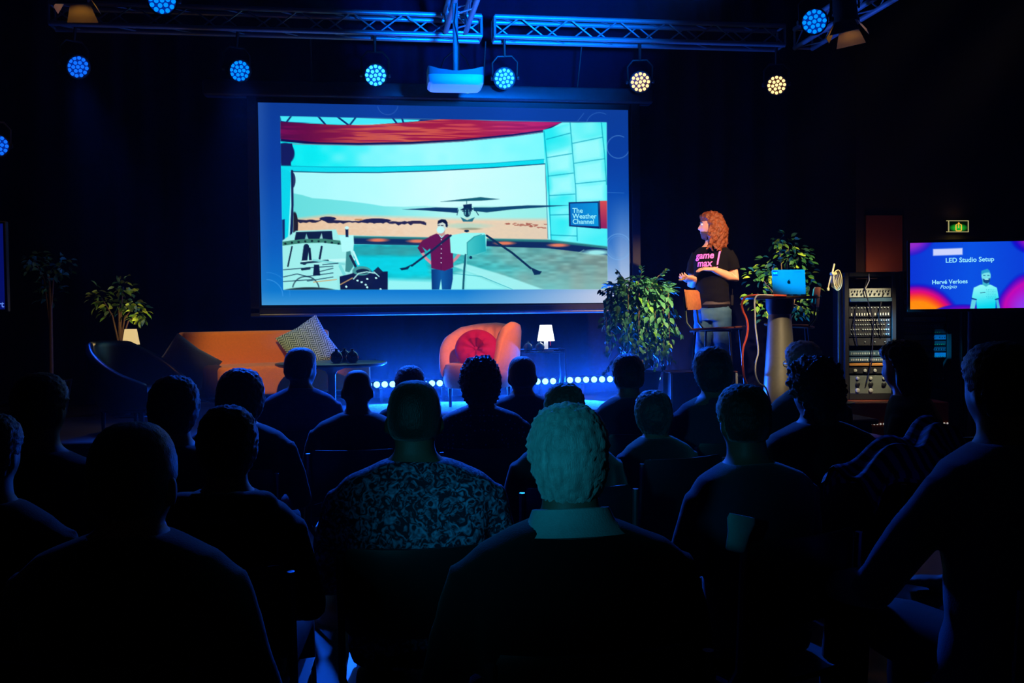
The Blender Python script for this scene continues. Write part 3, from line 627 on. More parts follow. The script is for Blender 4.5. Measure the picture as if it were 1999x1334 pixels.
def barn(px, py, d, aim, label, spin, s=1.0):
    p = at_d(px, py, d); R = (Vector(aim) - p).normalized().to_track_quat('Z', 'Y').to_matrix() @ Rz(spin)
    t = thing('barn_door_lamp', label, 'stage lamp', p, 0)
    O = Vector((0, 0, 0))
    MB().lathe([(.06, -.26), (.095, -.24), (.1, -.02), (.107, -.02), (.107, .015), (.08, .015), (.078, -.01)], O, 20, R).build('lamp_body', BLACK, t)
    MB().lathe([(.078, -.012), (.078, -.008)], O, 20, R).build('lens', glow('dim_amber_lens', (1, .42, .08), .03), t)
    DOOR = M('lamp_door_paint', rgb(60, 54, 46), .45, .2)
    for k in range(4):
        Rk = R @ Rz(k * PI / 2); tilt = Matrix.Rotation(-rad(38), 3, 'X'); w0, w1, hh = (.075, .12, .15) if k % 2 == 0 else (.06, .07, .12)
        mb = MB(); mb.prism([(-w0, 0), (w0, 0), (w1, hh), (-w1, hh)], 0, .003, Rk @ Matrix.Rotation(rad(58), 3, 'X'), Rk @ Vector((0, .1, .016))); mb.build('barn_door', DOOR, t, False)
    MB().tube([R @ Vector((.11, 0, -.1)), R @ Vector((.11, 0, -.1)) + Vector((0, 0, .18)), R @ Vector((-.11, 0, -.1)) + Vector((0, 0, .18)), R @ Vector((-.11, 0, -.1))], .009, 6).build('yoke', BLACK, t)
    l = lamp('SPOT', 'barn_door_light', p + R @ Vector((0, 0, .0)), p + R @ Vector((0, 0, 1)), 11.0, (1, .46, .06), .03, 150, .2)
    return t
barn(150, -8, 7.9, at_d(165, 420, 7.75), 'amber glowing barn door lamp at the top left corner', .3)
barn(1652, 44, 8.3, at_d(1690, 420, 8.15), 'amber glowing barn door lamp under the right truss', .9)

# ---------------------------------------------------------------- projector
def projector():
    p = at_d(888, 157, 8.2); t = thing('projector', 'white ceiling projector hanging on a pole above the screen', 'projector', p, -rad(1.5))
    BODY = M('projector_white', rgb(196, 214, 236), .45, 0, .05)
    w_, d_, h_ = .455, .34, .135
    mb = MB(); rr = []
    for z, k in ((-.068, .90), (-.05, .985), (0.0, 1.0), (.012, 1.0)):
        pts = []
        for i in range(40):
            a = 2 * PI * i / 40; ca, sa = math.cos(a), math.sin(a); e = .22
            pts.append((w_ / 2 * k * math.copysign(abs(ca) ** e, ca), d_ / 2 * k * math.copysign(abs(sa) ** e, sa), z))
        rr.append(pts)
    mb.rings(rr); mb.build('lower_shell', BODY, t)
    # raised rim: high at the corners, dipping in the middle of each side
    rr = []
    for k, lo in ((1.0, 1), (1.0, 0), (.95, 0), (.95, 1)):
        pts = []
        for i in range(64):
            a = 2 * PI * i / 64; ca, sa = math.cos(a), math.sin(a); e = .22
            x = w_ / 2 * k * math.copysign(abs(ca) ** e, ca); y = d_ / 2 * k * math.copysign(abs(sa) ** e, sa)
            pts.append((x, y, .012 if lo else .038 + .045 * (abs(x) / (w_ / 2)) ** 2))
        rr.append(pts)
    mb = MB(); mb.rings(rr, cap=False); mb.build('rim', M('projector_grey', rgb(120, 124, 134), .5), t)
    MB().lathe([(.045, -.19), (.045, -.165), (.03, -.16)], (.12, 0, -.02), 20, RX90).build('lens', M('lens_glass', rgb(16, 18, 26), .1, coat=1), t)
    top = ZB - p.z + .02
    MB().tube([(.01, 0, .03), (.01, 0, top)], .023, 14).build('pole', M('pole_paint', rgb(120, 122, 130), .4, .4), t)
    MB().tube([(.03, -.02, .05), (.035, -.025, top * .4), (.0, -.03, top * .7), (.02, -.025, top)], .006, 6).build('cable', BLACK, t)
    MB().box((.01, 0, .035), (.16, .12, .014), bev=.004).build('mount_plate', BLACKM, t)
    MB().tube([(.14, -.1, .02), (.09, -.05, .16), (.03, 0, .24)], .005, 6).build('brace', BLACKM, t); MB().tube([(-.14, -.1, .02), (-.09, -.05, .16), (-.01, 0, .24)], .005, 6).build('brace', BLACKM, t)
projector()

# ---------------------------------------------------------------- LED battens on the stage floor
LENS = glow('batten_lens', (0.22, 0.78, 1.0), 3.2)
def batten(px0, px1, y0, y1, label):
    Y = 9.95; a, b = at_y(px0, y0, Y), at_y(px1, y1, Y); n = 12; z = (a.z + b.z) / 2
    t = thing('led_batten', label, 'stage lamp', ((a.x + b.x) / 2, Y, STAGE_Z), 0, 'LED battens along the curtain')
    L = b.x - a.x; h = z - STAGE_Z
    MB().box((0, .05, h), (L + .1, .08, .075), bev=.006).build('housing', BLACKM, t)
    for sx in (-1, 1): MB().box((sx * L * .36, .05, h / 2 - .02), (.03, .12, h - .04), bev=.003).build('foot', BLACKM, t)
    lm = MB().lathe([(.03, .012), (.029, .0), (.022, -.008), (.010, -.012), (.001, -.013)], (0, 0, 0), 16, Matrix.Rotation(-PI / 2, 3, 'X')).mesh('lens')
    lm = MB().lathe([(.031, -.002), (.030, .006), (.023, .014), (.010, .019), (.001, .02)], (0, 0, 0), 16, RX90).mesh('lens')
    for k in range(n): link('lens', lm, LENS, t, True, None, (-L / 2 + L * k / (n - 1), .008, h))
batten(720, 889, 751, 748.5, 'blue LED batten on the stage floor between sofa and easy chair')
batten(910, 1080, 748, 745, 'blue LED batten on the stage floor under the easy chair and side table')
batten(1113, 1284, 742, 739, 'blue LED batten on the stage floor beside the hanging fig')

# ---------------------------------------------------------------- rug
def rug():
    c = at_z(945, 793, STAGE_Z); t_ = MB(); rr = []
    for z, k in ((STAGE_Z + .002, 1.0), (STAGE_Z + .016, .995), (STAGE_Z + .02, .97), (STAGE_Z + .02, .4)):
        rr.append([(c.x - .05 + 1.22 * k * math.copysign(abs(math.cos(a)) ** .6, math.cos(a)), c.y - .28 + .62 * k * math.copysign(abs(math.sin(a)) ** .6, math.sin(a)), z) for a in [2 * PI * i / 64 for i in range(64)]])
    t_.rings(rr); o = t_.build('rug', pattern('shaggy_rug', rgb(52, 62, 62), rgb(140, 146, 136), 'leaf', 22, .35, .62, .9), None)
    tag(o, 'pale shaggy rug with rounded ends on the stage floor', 'rug')
rug()

# ---------------------------------------------------------------- sofa
MUST = M('mustard_wool', rgb(222, 124, 2), .85, 0, .14, 60, .25, 220, sheen=.3)
SOFA_A = rad(28.5)
def sofa():
    A = lat(-2.9, 8.6, STAGE_Z)
    t = thing('sofa', 'low mustard yellow sofa angled towards the middle of the stage', 'sofa', A, SOFA_A)
    MB().box((.69, -.08, .46), (1.38, .17, .55), bev=.035, seg=4).build('backrest', MUST, t)
    MB().box((.80, -.43, .325), (1.4, .60, .25), bev=.035, seg=4).build('seat', MUST, t)
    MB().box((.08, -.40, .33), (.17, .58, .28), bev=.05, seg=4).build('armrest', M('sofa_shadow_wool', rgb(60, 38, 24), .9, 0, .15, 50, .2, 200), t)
    for x, y in ((.12, -.62), (1.4, -.62), (.12, -.1), (1.4, -.1)): MB().lathe([(.012, 0), (.02, .1), (.024, .2)], (x, y, 0), 10).build('leg', BLACKM, t)
    MB().box((.78, -.38, .17), (1.3, .5, .05), bev=.01).build('frame', BLACK, t)
sofa()
def pillow_mb(s, th, n=18, pinch=.1):
    mb = MB(); idx = {}
    vs = []; fs = []
    for side in (1, -1):
        for i in range(n + 1):
            for j in range(n + 1):
                u, v = 2 * i / n - 1, 2 * j / n - 1
                b = max(0, (1 - u * u) * (1 - v * v)) ** .45
                pu = u * (1 - pinch * (1 - abs(v)) * .8 * u * u); pv = v * (1 - pinch * (1 - abs(u)) * .8 * v * v)
                vs.append((s * pu, -side * th * b, s * pv))
    N = (n + 1) * (n + 1)
    for sd in (0, 1):
        for i in range(n):
            for j in range(n):
                q = [sd * N + i * (n + 1) + j, sd * N + (i + 1) * (n + 1) + j, sd * N + (i + 1) * (n + 1) + j + 1, sd * N + i * (n + 1) + j + 1]
                fs.append(tuple(q if sd == 0 else reversed(q)))
    return MB().add(vs, fs)
def pillow(px, py, d, s, th, spin, yaw, lean, mat, name, label, cat='cushion', piping=None):
    p = at_d(px, py, d); o = pillow_mb(s, th).build(name, mat, None)
    o.matrix_world = Matrix.Translation(p) @ (Rz(yaw) @ Matrix.Rotation(lean, 3, 'X') @ Matrix.Rotation(spin, 3, 'Y')).to_4x4()
    tag(o, label, cat); return o
pillow(603, 676, 9.0, .215, .07, rad(-30), rad(12), rad(-14), pattern('chevron_weave', rgb(22, 66, 88), rgb(176, 214, 232), 'zigzag', 45, .35, .55), 'chevron_cushion', 'grey and white chevron cushion standing on the right end of the sofa')
pillow(360, 719, 8.12, .215, .09, rad(36), rad(10), rad(-16), M('navy_velvet', rgb(10, 11, 18), .7, 0, .3, 30, .2, 60, sheen=.6), 'dark_cushion', 'big dark cushion leaning on the left end of the mustard sofa')

# ---------------------------------------------------------------- round coffee table, bottles
def round_table():
    p = at_d(647, 708, 8.1); t = thing('coffee_table', 'round dark green pedestal table in front of the sofa', 'table', (p.x, p.y, STAGE_Z))
    h = p.z - STAGE_Z
    MB().lathe([(.01, h - .028), (.42, h - .028), (.448, h - .014), (.45, h - .002), (.447, h), (.01, h)], (0, 0, 0), 56).build('tabletop', M('bottle_green_lacquer', rgb(32, 84, 78), .38, 0, .1), t)
    MB().lathe([(.03, .02), (.032, h - .1), (.05, h - .07), (.14, h - .035), (.14, h - .028)], (0, 0, 0), 24).build('pedestal', M('pedestal_grey', rgb(120, 124, 130), .4, .5), t)
    MB().lathe([(.21, 0), (.215, .008), (.2, .016), (.05, .026), (.03, .04)], (0, 0, 0), 40).build('base_plate', M('base_white', rgb(190, 195, 200), .45), t)
    return p
TP = round_table()
def globe_bottle(p, r, label, grp, mat, k=1.0):
    t = thing('globe_bottle', label, 'bottle', p, 0, grp)
    MB().lathe([(r * .5, 0), (r * .86, r * .3), (r, r * .85), (r * .84, r * 1.4), (r * .5, r * 1.72), (r * .24, r * 1.84), (r * .2, r * 2.05)], (0, 0, 0), 28).build('glass_body', mat, t, True, None)
    MB().lathe([(r * .2, r * 2.04), (r * .26, r * 2.08), (r * .26, r * 2.2), (r * .14, r * 2.22)], (0, 0, 0), 16).build('neck_ring', mat, t)
    return t
DARKG = M('smoked_glass', rgb(14, 26, 26), .08, 0, 0, coat=1.0)
for px, d, l in ((657, 8.0, 'dark globe bottle on the green table, leftmost of its three'), (673, 8.15, 'dark globe bottle on the green table, middle of its three'), (688, 8.0, 'dark globe bottle on the green table, rightmost of its three')):
    q = at_d(px, 700, d); globe_bottle((q.x, q.y, TP.z), .052, l, 'globe bottles on the green table', DARKG)

# ---------------------------------------------------------------- easy chair with red cushion
PEACH = M('peach_bouclé'.replace('é', 'e'), rgb(230, 124, 78), .9, 0, .12, 50, .25, 240, sheen=.1)
def shell(hfun, R, th, a0, a1, n, mat, parent, z0, flare=.05, chan=0, sx=1.0, sy=1.0):
    rr = []
    for i in range(n + 1):
        a = a0 + (a1 - a0) * i / n; h = hfun(a); u = Vector((math.sin(a) * sx, math.cos(a) * sy, 0)); ch = chan * abs(math.sin(a * 8.5))
        ri = R - th
        sec = [(ri - .02, z0), (ri - .015 - ch, z0 + (h - z0) * .5), (ri + flare * .5 - ch, h - .05), (ri + flare * .6 + th * .12, h - .018), (ri + flare * .7 + th * .5, h), (R + flare * .7 - th * .12, h - .02), (R + flare * .5, h - .06), (R + .0, z0 + (h - z0) * .5), (R - .06, z0 + .06), (R - .10, z0)]
        rr.append([u * r + Vector((0, 0, z)) for r, z in sec])
    mb = MB(); mb.rings(rr); return mb.build('shell', mat, parent, True, 1.2)
def easy_chair():
    p = at_z(938, 790, STAGE_Z); q = at_d(938, 700, 9.15)
    t = thing('easy_chair', 'rounded peach easy chair with wavy channelled back on the stage', 'armchair', (q.x, q.y, STAGE_Z), rad(-34))
    def h(a):
        b = math.degrees(a)
        k = [(-132, .40), (-112, .56), (-90, .66), (-60, .74), (-30, .77), (0, .78), (22, .765), (42, .735), (60, .75), (80, .785), (98, .79), (112, .75), (124, .62), (132, .42)]
        return float(np.interp(b, [x for x, _ in k], [y for _, y in k]))
    shell(h, .365, .10, rad(-132), rad(132), 96, PEACH, t, .2, .03, .024)
    MB().lathe([(.2, .18), (.30, .2), (.318, .26), (.318, .36), (.30, .405), (.24, .42), (.01, .425)], (0, -.05, 0), 48).build('seat', PEACH, t)
    for x, y in ((.2, -.22), (-.2, -.22), (.2, .18), (-.2, .18)): MB().lathe([(.012, 0), (.02, .19)], (x, y, 0), 10).build('leg', BLACKM, t)
easy_chair()
def tufted(px, py, d, r, label):
    p = at_d(px, py, d); RED = M('crimson_velvet', rgb(176, 0, 44), .75, 0, .15, 20, .1, 90, spec=.15)
    t = thing('round_cushion', label, 'cushion', p)
    R = (Rz(rad(-20)) @ Matrix.Rotation(rad(72), 3, 'X'))
    mb = MB(); n = 72; rr = []
    for q, z in ((.02, .012), (.06, .022), (.2, .07), (.45, .110), (.7, .104), (.88, .08), (.97, .045), (1.0, 0), (.97, -.045), (.88, -.08), (.7, -.10), (.3, -.10), (.02, -.06)):
        rr.append([R @ Vector((r * q * math.cos(2 * PI * k / n), r * q * math.sin(2 * PI * k / n) * .92, z * (1 - .16 * (1 - q) * (math.cos(2 * PI * k / n * 8))))) for k in range(n)])
    mb.rings(rr); mb.build('cushion_body', RED, t)
    MB().ball(R @ Vector((0, 0, .045)), (.018, .018, .01), 12, 8, R).build('button', RED, t)
    return t
tufted(931, 683, 8.98, .20, 'round crimson velvet cushion with a centre button on the peach chair')

# ---------------------------------------------------------------- side table, bottles, lamp
def side_table():
    p = at_d(1056, 686, 9.35); z = p.z; t = thing('side_table', 'small black square side table with thin legs beside the easy chair', 'table', (p.x, p.y, STAGE_Z), rad(-4))
    h = z - STAGE_Z; s = .205
    MB().box((0, 0, h - .006), (2 * s, 2 * s, .012), bev=.004).build('tabletop', M('black_glass', rgb(14, 16, 22), .1, coat=.6), t)
    for a, b, c, d_ in ((-s, -s, s, -s), (s, -s, s, s), (s, s, -s, s), (-s, s, -s, -s)): MB().tube([(a, b, h + .02), (c, d_, h + .02)], .007, 6).build('rail', BLACKM, t); 
    for a in (-s, s):
        for b in (-s, s): MB().tube([(a, b, 0), (a, b, h + .022)], .007, 8).build('leg', BLACKM, t)
    return p
SP = side_table()
GG = M('clear_green_glass', rgb(84, 150, 146), .08, 0, 0, trans=.35, coat=.6)
for px, l in ((1031, 'clear globe bottle on the side table, next to the peach chair'), (1054, 'clear globe bottle on the side table, next to the lamp')):
    q = at_d(px, 684, 9.25); globe_bottle((q.x, q.y, SP.z + .002), .045, l, 'globe bottles on the side table', GG)
def table_lamp(px, d, z, label, k, power, shade_col):
    q = at_d(px, 684, d); t = thing('table_lamp', label, 'lamp', (q.x, q.y, z))
    SH = glow('lit_shade_' + ('white' if power > .9 else 'yellow'), shade_col, power); WH = M('lamp_white', rgb(235, 235, 235), .4, 0, .03)
    MB().lathe([(.082 * k, .095 * k), (.056 * k, .245 * k), (.054 * k, .245 * k), (.08 * k, .095 * k)], (0, 0, 0), 36, cap=False).build('lamp_shade', SH, t)
    MB().box((-.0 * k, 0, .06 * k), (.034 * k, .034 * k, .11 * k), bev=.004).build('stem', M('lit_stem', rgb(240, 240, 240), .4, 0, 0, emit=(.8, .9, 1), power=.25 * power), t)
    MB().box((.02 * k, 0, .008 * k), (.09 * k, .09 * k, .014 * k), bev=.004).build('base', WH, t)
    MB().tube([(.038 * k, -.02, .095 * k), (.039 * k, -.022, .05 * k)], .004 * k, 6).build('pull_cord', M('red_cord', rgb(200, 30, 40), .6), t)
    return t, q
tl, q = table_lamp(1066, 9.3, SP.z + .002, 'small lit white table lamp with red pull cord on the side table', 1.0, 1.5, (1, .98, .92))
lamp('POINT', 'table_lamp_light', (q.x, q.y - .0, SP.z + .16), (0, 0, 0), 0.7, (1, .9, .75), .04)

# ---------------------------------------------------------------- plants
LEAFM = {}
def leaf_mesh(name, mat, wide=.26):
    v = [(0, 0, 0), (0, .3, .02), (0, .65, 0), (0, 1, -.10), (-wide, .33, .09), (-wide * .8, .66, .06), (wide, .33, .09), (wide * .8, .66, .06)]
    f = [(0, 1, 4), (4, 1, 2, 5), (5, 2, 3), (0, 6, 1), (1, 6, 7, 2), (2, 7, 3)]
    me = MB().add(v, f).mesh(name); me.materials.append(mat); me.polygons.foreach_set('use_smooth', [True] * 6); return me
G1 = M('fig_leaf_green', rgb(90, 140, 34), .6, 0, .35, 6); G2 = M('fig_leaf_light', rgb(150, 180, 56), .6, 0, .3, 6); G3 = M('fig_leaf_dark', rgb(40, 100, 48), .6, 0, .3, 6); G4 = M('fig_leaf_blue_green', rgb(60, 120, 90), .6, 0, .3, 6)
LM = [leaf_mesh('leaf', m) for m in (G1, G2, G3, G4)]
BARK = M('fig_bark', rgb(110, 84, 66), .8, 0, .3, 20, .3, 60)
def leaf_frame(p, tip, roll, size):
    y = Vector(tip).normalized(); x = y.cross(Vector((0, 0, 1)))
    if x.length < .05: x = Vector((1, 0, 0))
    x.normalize(); z = x.cross(y); R = Matrix((x, y, z)).transposed() @ Matrix.Rotation(roll, 3, 'Y')
    return Matrix.Translation(p) @ R.to_4x4() @ Matrix.Scale(size, 4)
def plant(t, spots, cap, mats, seed):
    rr = random.Random(seed); rr.shuffle(spots); base = MB()
    for k, (p, tip, size) in enumerate(spots):
        m = leaf_frame(Vector(p), tip, rr.uniform(-.9, .9), size); me = LM[rr.choice(mats)]
        if k < cap:
            o = bpy.data.objects.new('leaf', me); C.objects.link(o); o.parent = t; o.matrix_local = m
        else:
            base.add([m @ v.co for v in me.vertices], [tuple(f.vertices) for f in me.polygons])
    if base.v: base.build('foliage', LM[mats[-1]].materials[0], t, True, None, None, 'stuff')
def pot(t, r0, r1, h, mat):
    MB().lathe([(r0 * .9, 0), (r0, .01), (r1, h - .02), (r1 * 1.04, h), (r1 * .95, h), (r1 * .93, h - .03), (.01, h - .035)], (0, 0, 0), 32).build('pot', mat, t)
def hanging_fig():
    q = at_d(1247, 640, 8.75); base = (q.x, q.y, STAGE_Z); rr = random.Random(11)
    t = thing('hanging_fig', 'tall bushy fig with trailing leafy strands between screen and speaker', 'plant', base)
    pot(t, .13, .19, .34, M('dark_pot', rgb(26, 24, 24), .5)); MB().tube([(.1, -.03, .3), (.16, -.05, .12), (.2, -.04, .02)], .012, 7).build('stem', BARK, t)
    MB().tube([(0, 0, .28), (.03, .02, .6), (-.01, 0, .95)], [.03, .025, .015], 8).build('stem', BARK, t)
    spots = []
    for s in range(150):
        a = rr.uniform(0, 2 * PI); r = (rr.random() ** .6) * .30; z0 = 1.10 - .10 * (r / .3) ** 2 + rr.uniform(-.05, .05); x0, y0 = r * math.cos(a), r * math.sin(a) * .8
        drop = rr.uniform(.12, .75) * (1.05 if x0 > -.12 else .72); out = rr.uniform(.0, .10)
        pts = []
        if s % 3 == 0: MB().tube([(x0 * .2, y0 * .2, .95), (x0 * .7, y0 * .7, z0 + .02), (x0, y0, z0), (x0 * (1 + out), y0 * (1 + out), z0 - drop)], .0028, 4).build('twig', BARK, t, True, None)
        m = max(3, int(drop / .045))
        for k in range(m):
            u = k / m; p = (x0 * (1 + out * u) + rr.uniform(-.025, .025), y0 * (1 + out * u) + rr.uniform(-.025, .025), z0 - drop * u)
            b = rr.uniform(0, 2 * PI); spots.append((p, (math.cos(b) * .6, math.sin(b) * .6, -rr.uniform(.3, 1.2)), rr.uniform(.055, .088)))
    for k in range(230):                                   # domed crown of the bush
        a = rr.uniform(0, 2 * PI); r = .3 * rr.random() ** .5; spots.append(((r * math.cos(a), r * .8 * math.sin(a), 1.13 - .9 * r * r + rr.uniform(-.04, .04)), (math.cos(a), math.sin(a), rr.uniform(-.5, .5)), rr.uniform(.055, .085)))
    for p0, p1 in (((.1, 0, 1.08), (.235, -.02, 1.22)), ((-.1, 0, 1.1), (-.19, -.05, 1.2)), ((.02, 0, 1.1), (.03, 0, 1.24)), ((-.2, 0, 1.0), (-.36, -.1, 1.05)), ((.25, 0, .9), (.38, 0, .66)), ((-.2, -.05, .5), (-.33, -.1, .35)), ((.2, -.02, .85), (.34, -.02, .83))):
        a, b = Vector(p0), Vector(p1); MB().tube([a, (a + b) / 2 + Vector((0, 0, .015)), b], .003, 5).build('twig', BARK, t)
        for u in (.4, .7, .85, 1.0):
            for sg in (-1, 1): spots.append((a.lerp(b, u), (b - a).normalized() + Vector((sg * .5, sg * .4, -.5)), .055))
    plant(t, spots, 270, (0, 0, 1, 2, 2, 3), 4)
hanging_fig()
def ficus(px, py, d, label, sc, clumps, cap, mats, seed, potm, z0=STAGE_Z, n=330):
    q = at_d(px, py, d); rr = random.Random(seed); t = thing('potted_ficus', label, 'plant', (q.x, q.y, z0))
    pot(t, .12 * sc, .17 * sc, .32 * sc, potm); spots = []
    zc = q.z - z0
    MB().tube([(0, 0, .3 * sc), (.01, 0, zc * .75), (0, 0, zc)], [.02, .014, .008], 8).build('stem', BARK, t)
    for cx, cz, cr in clumps:
        c = Vector((cx, rr.uniform(-.08, .08), zc + cz))
        MB().tube([(0, 0, zc * .62), (cx * .4, 0, zc + cz * .3 - .1), c], [.01, .007, .004], 6).build('branch', BARK, t)
        for k in range(int(n * cr / sum(x[2] for x in clumps))):
            v = Vector((rr.gauss(0, 1), rr.gauss(0, 1), rr.gauss(0, .8))); v = v.normalized() * (rr.random() ** .45) * cr
            spots.append((c + v, (v.x * 2 + rr.uniform(-.1, .1), v.y * 2 + rr.uniform(-.1, .1), v.z - rr.uniform(.0, .12)), rr.uniform(.05, .082)))
    plant(t, spots, cap, mats, seed)
ficus(1531, 560, 9.35, 'leafy potted ficus behind the laptop and the tall table', 1.0, [(0.05, .36, .15), (-.03, .44, .09), (.12, .28, .14), (-.24, .10, .14), (-.12, .18, .14), (.22, .10, .14), (.27, -.03, .11), (-.25, -.1, .13), (.0, .1, .18), (.1, -.2, .16), (-.15, -.25, .12), (.22, -.2, .1)], 270, (0, 1, 1, 2), 5, M('dark_pot', rgb(26, 24, 24), .5), n=430)
ficus(232, 600, 8.9, 'dim yellowish ficus standing behind the glowing lamp at far left', .9, [(0, .05, .2), (-.14, .08, .12), (.12, 0, .15), (.05, .18, .1), (.2, -.08, .1)], 170, (0, 1, 1), 6, M('dark_pot', rgb(26, 24, 24), .5), n=180)
ficus(95, 530, 8.9, 'tall shadowy plant left of the yellowish ficus', 1.0, [(0, .0, .16), (-.1, .1, .12), (.1, .08, .12), (0, -.2, .12)], 120, (2, 3, 3), 8, M('dark_pot', rgb(26, 24, 24), .5), n=130)

# ---------------------------------------------------------------- tall table, laptop, cables, stools, box
def tall_table():
    q = at_d(1522, 579, 8.45); t = thing('bar_table', 'tall round bar table on a grey conical column, holding the laptop', 'table', (q.x, q.y, STAGE_Z))
    h = q.z - STAGE_Z
    MB().lathe([(.01, h - .022), (.318, h - .022), (.326, h - .011), (.318, h), (.01, h)], (0, 0, 0), 56).build('tabletop', M('dark_tabletop', rgb(58, 38, 30), .4, 0, .3, 8), t)
    MB().lathe([(.155, 0), (.15, .02), (.094, h - .14)], (0, 0, 0), 40).build('column', M('brushed_grey_column', rgb(132, 132, 122), .42, .55, .12, 40), t)
    MB().lathe([(.096, h - .15), (.115, h - .1), (.118, h - .022)], (0, 0, 0), 40).build('collar', BLACK, t)
    return q
BT = tall_table()
def laptop():
    q = at_d(1541, 578, 8.28); t = thing('laptop', 'open silver laptop with a dark fruit emblem and a square sticker on its lid', 'laptop', (q.x, q.y, BT.z), rad(-5))
    SIL = M('laptop_silver', rgb(112, 120, 134), .4, .2, .04)
    W, Hh = .282, .207; sg = Matrix.Rotation(rad(-7), 3, 'X')
    def plate(w_, h_, th):
        r = .012; pts = []
        for cx, cz, a0 in ((w_ / 2 - r, h_ - r, 0), (-w_ / 2 + r, h_ - r, 90), (-w_ / 2 + .004, .002, 180), (w_ / 2 - .004, .002, 270)):
            for k in range(5):
                a = rad(a0 + k * 22.5); rr_ = r if a0 < 180 else .002; pts.append((cx + rr_ * math.cos(a), cz + rr_ * math.sin(a)))
        return pts
    L = MB(); L.prism(plate(W, Hh, .005), -.0025, .0025, sg @ RX90, (0, 0, .014)); lid = L.build('lid', SIL, t, True, .5)
    MB().box((0, .1, .007), (W, .19, .012), bev=.004).build('base', SIL, t)
    def onlid(mb, name, mat, x, z, dy=-.0035):
        o = MB(); o.add([sg @ Vector((x + v[0], dy - v[2], z + v[1])) + Vector((0, 0, .014)) for v in mb.v], mb.f); return o.build(name, mat, lid, False)
    # emblem
    ap = MB(); pts = []
    for k in range(40):
        a = 2 * PI * k / 40; r = .0145 * (1 - .10 * math.exp(-((a - PI / 2) / .35) ** 2) - .06 * math.exp(-((a - 1.5 * PI) / .3) ** 2)); x, y = r * math.cos(a) * .96, r * math.sin(a) * 1.05
        dx, dy = x - .0175, y - .0015
        if math.hypot(dx, dy) < .0075: x = .0175 - .0075 * math.cos(math.asin(max(-1, min(1, dy / .0075))))
        pts.append((x, y))
    ap.prism(pts, 0, .0006); lf = [(.001 + .005 * math.cos(a) * .5 + .004 * math.sin(a), .0195 + .006 * math.sin(a)) for a in [2 * PI * k / 14 for k in range(14)]]; ap.prism(lf, 0, .0006)
    onlid(ap, 'emblem', M('emblem_black', rgb(14, 16, 20), .3), .0, Hh * .49)
    onlid(MB().box((0, 0, 0), (.042, .042, .0006)), 'sticker', M('sticker_navy', rgb(34, 44, 110), .5, 0, 0), -W / 2 + .028, Hh - .03)
    onlid(text_mb('wt', .034, .001, 0, 'CENTER'), 'lettering', M('sticker_white', rgb(240, 240, 245), .5, 0, 0, emit=(1, 1, 1), power=0), -W / 2 + .028, Hh - .037, -.0045)
    mk = MB(); mk.prism([(0, -.005), (.006, .001), (.003, .001), (.006, .006), (0, 0), (.003, 0)], 0, .0005)
    for k in range(9): mk.box((.016 + k * .0062, .001, 0), (.0046, .0036, .0005))
    onlid(mk, 'printed_mark', M('print_grey', rgb(60, 70, 86), .5, 0, 0), .045, Hh - .02)
    for k in range(4): MB().tube([sg @ Vector((-.1 + .066 * k, 0, 0)) + Vector((0, 0, .01)), sg @ Vector((-.07 + .066 * k, 0, 0)) + Vector((0, 0, .01))], .005, 6).build('hinge', BLACK, t)
laptop()
def cable(pts, d, r, mat, name, label, cat='cable', d2=None):
    P = [at_d(x, y, d if d2 is None else d + (d2 - d) * i / (len(pts) - 1)) for i, (x, y) in enumerate(pts)]
    Q = []
    for i in range(len(P) - 1):
        a, b, c, e = P[max(i - 1, 0)], P[i], P[i + 1], P[min(i + 2, len(P) - 1)]
        for k in range(5):
            u = k / 5; Q.append(.5 * ((2 * b) + (c - a) * u + (2 * a - 5 * b + 4 * c - e) * u * u + (3 * b - a - 3 * c + e) * u ** 3))
    Q.append(P[-1]); O = P[0].copy()
    o = MB().tube([x - O for x in Q], r, 8).build(name, mat, None, True, None, O); return tag(o, label, cat)
cable([(1535, 577.5), (1500, 576.5), (1470, 576.5), (1455, 581), (1448.5, 592), (1450, 606), (1457, 622), (1460, 640), (1457, 660), (1451, 680), (1449.5, 705), (1452, 733), (1459, 752), (1466, 763), (1470, 790)], 8.12, .009, M('orange_cable', rgb(226, 82, 40), .5, 0, .05), 'orange_cable', 'orange cable hanging off the left edge of the tall table')
cable([(1510, 577), (1490, 576), (1477, 578), (1473, 590), (1474, 610), (1475, 640), (1479, 670), (1480, 690), (1475.5, 708), (1475, 730), (1482, 748), (1495, 758), (1505, 790)], 8.10, .0065, M('white_cable', rgb(205, 205, 200), .5, 0, .05), 'white_cable', 'white cable hanging off the tall table, right of the orange one')
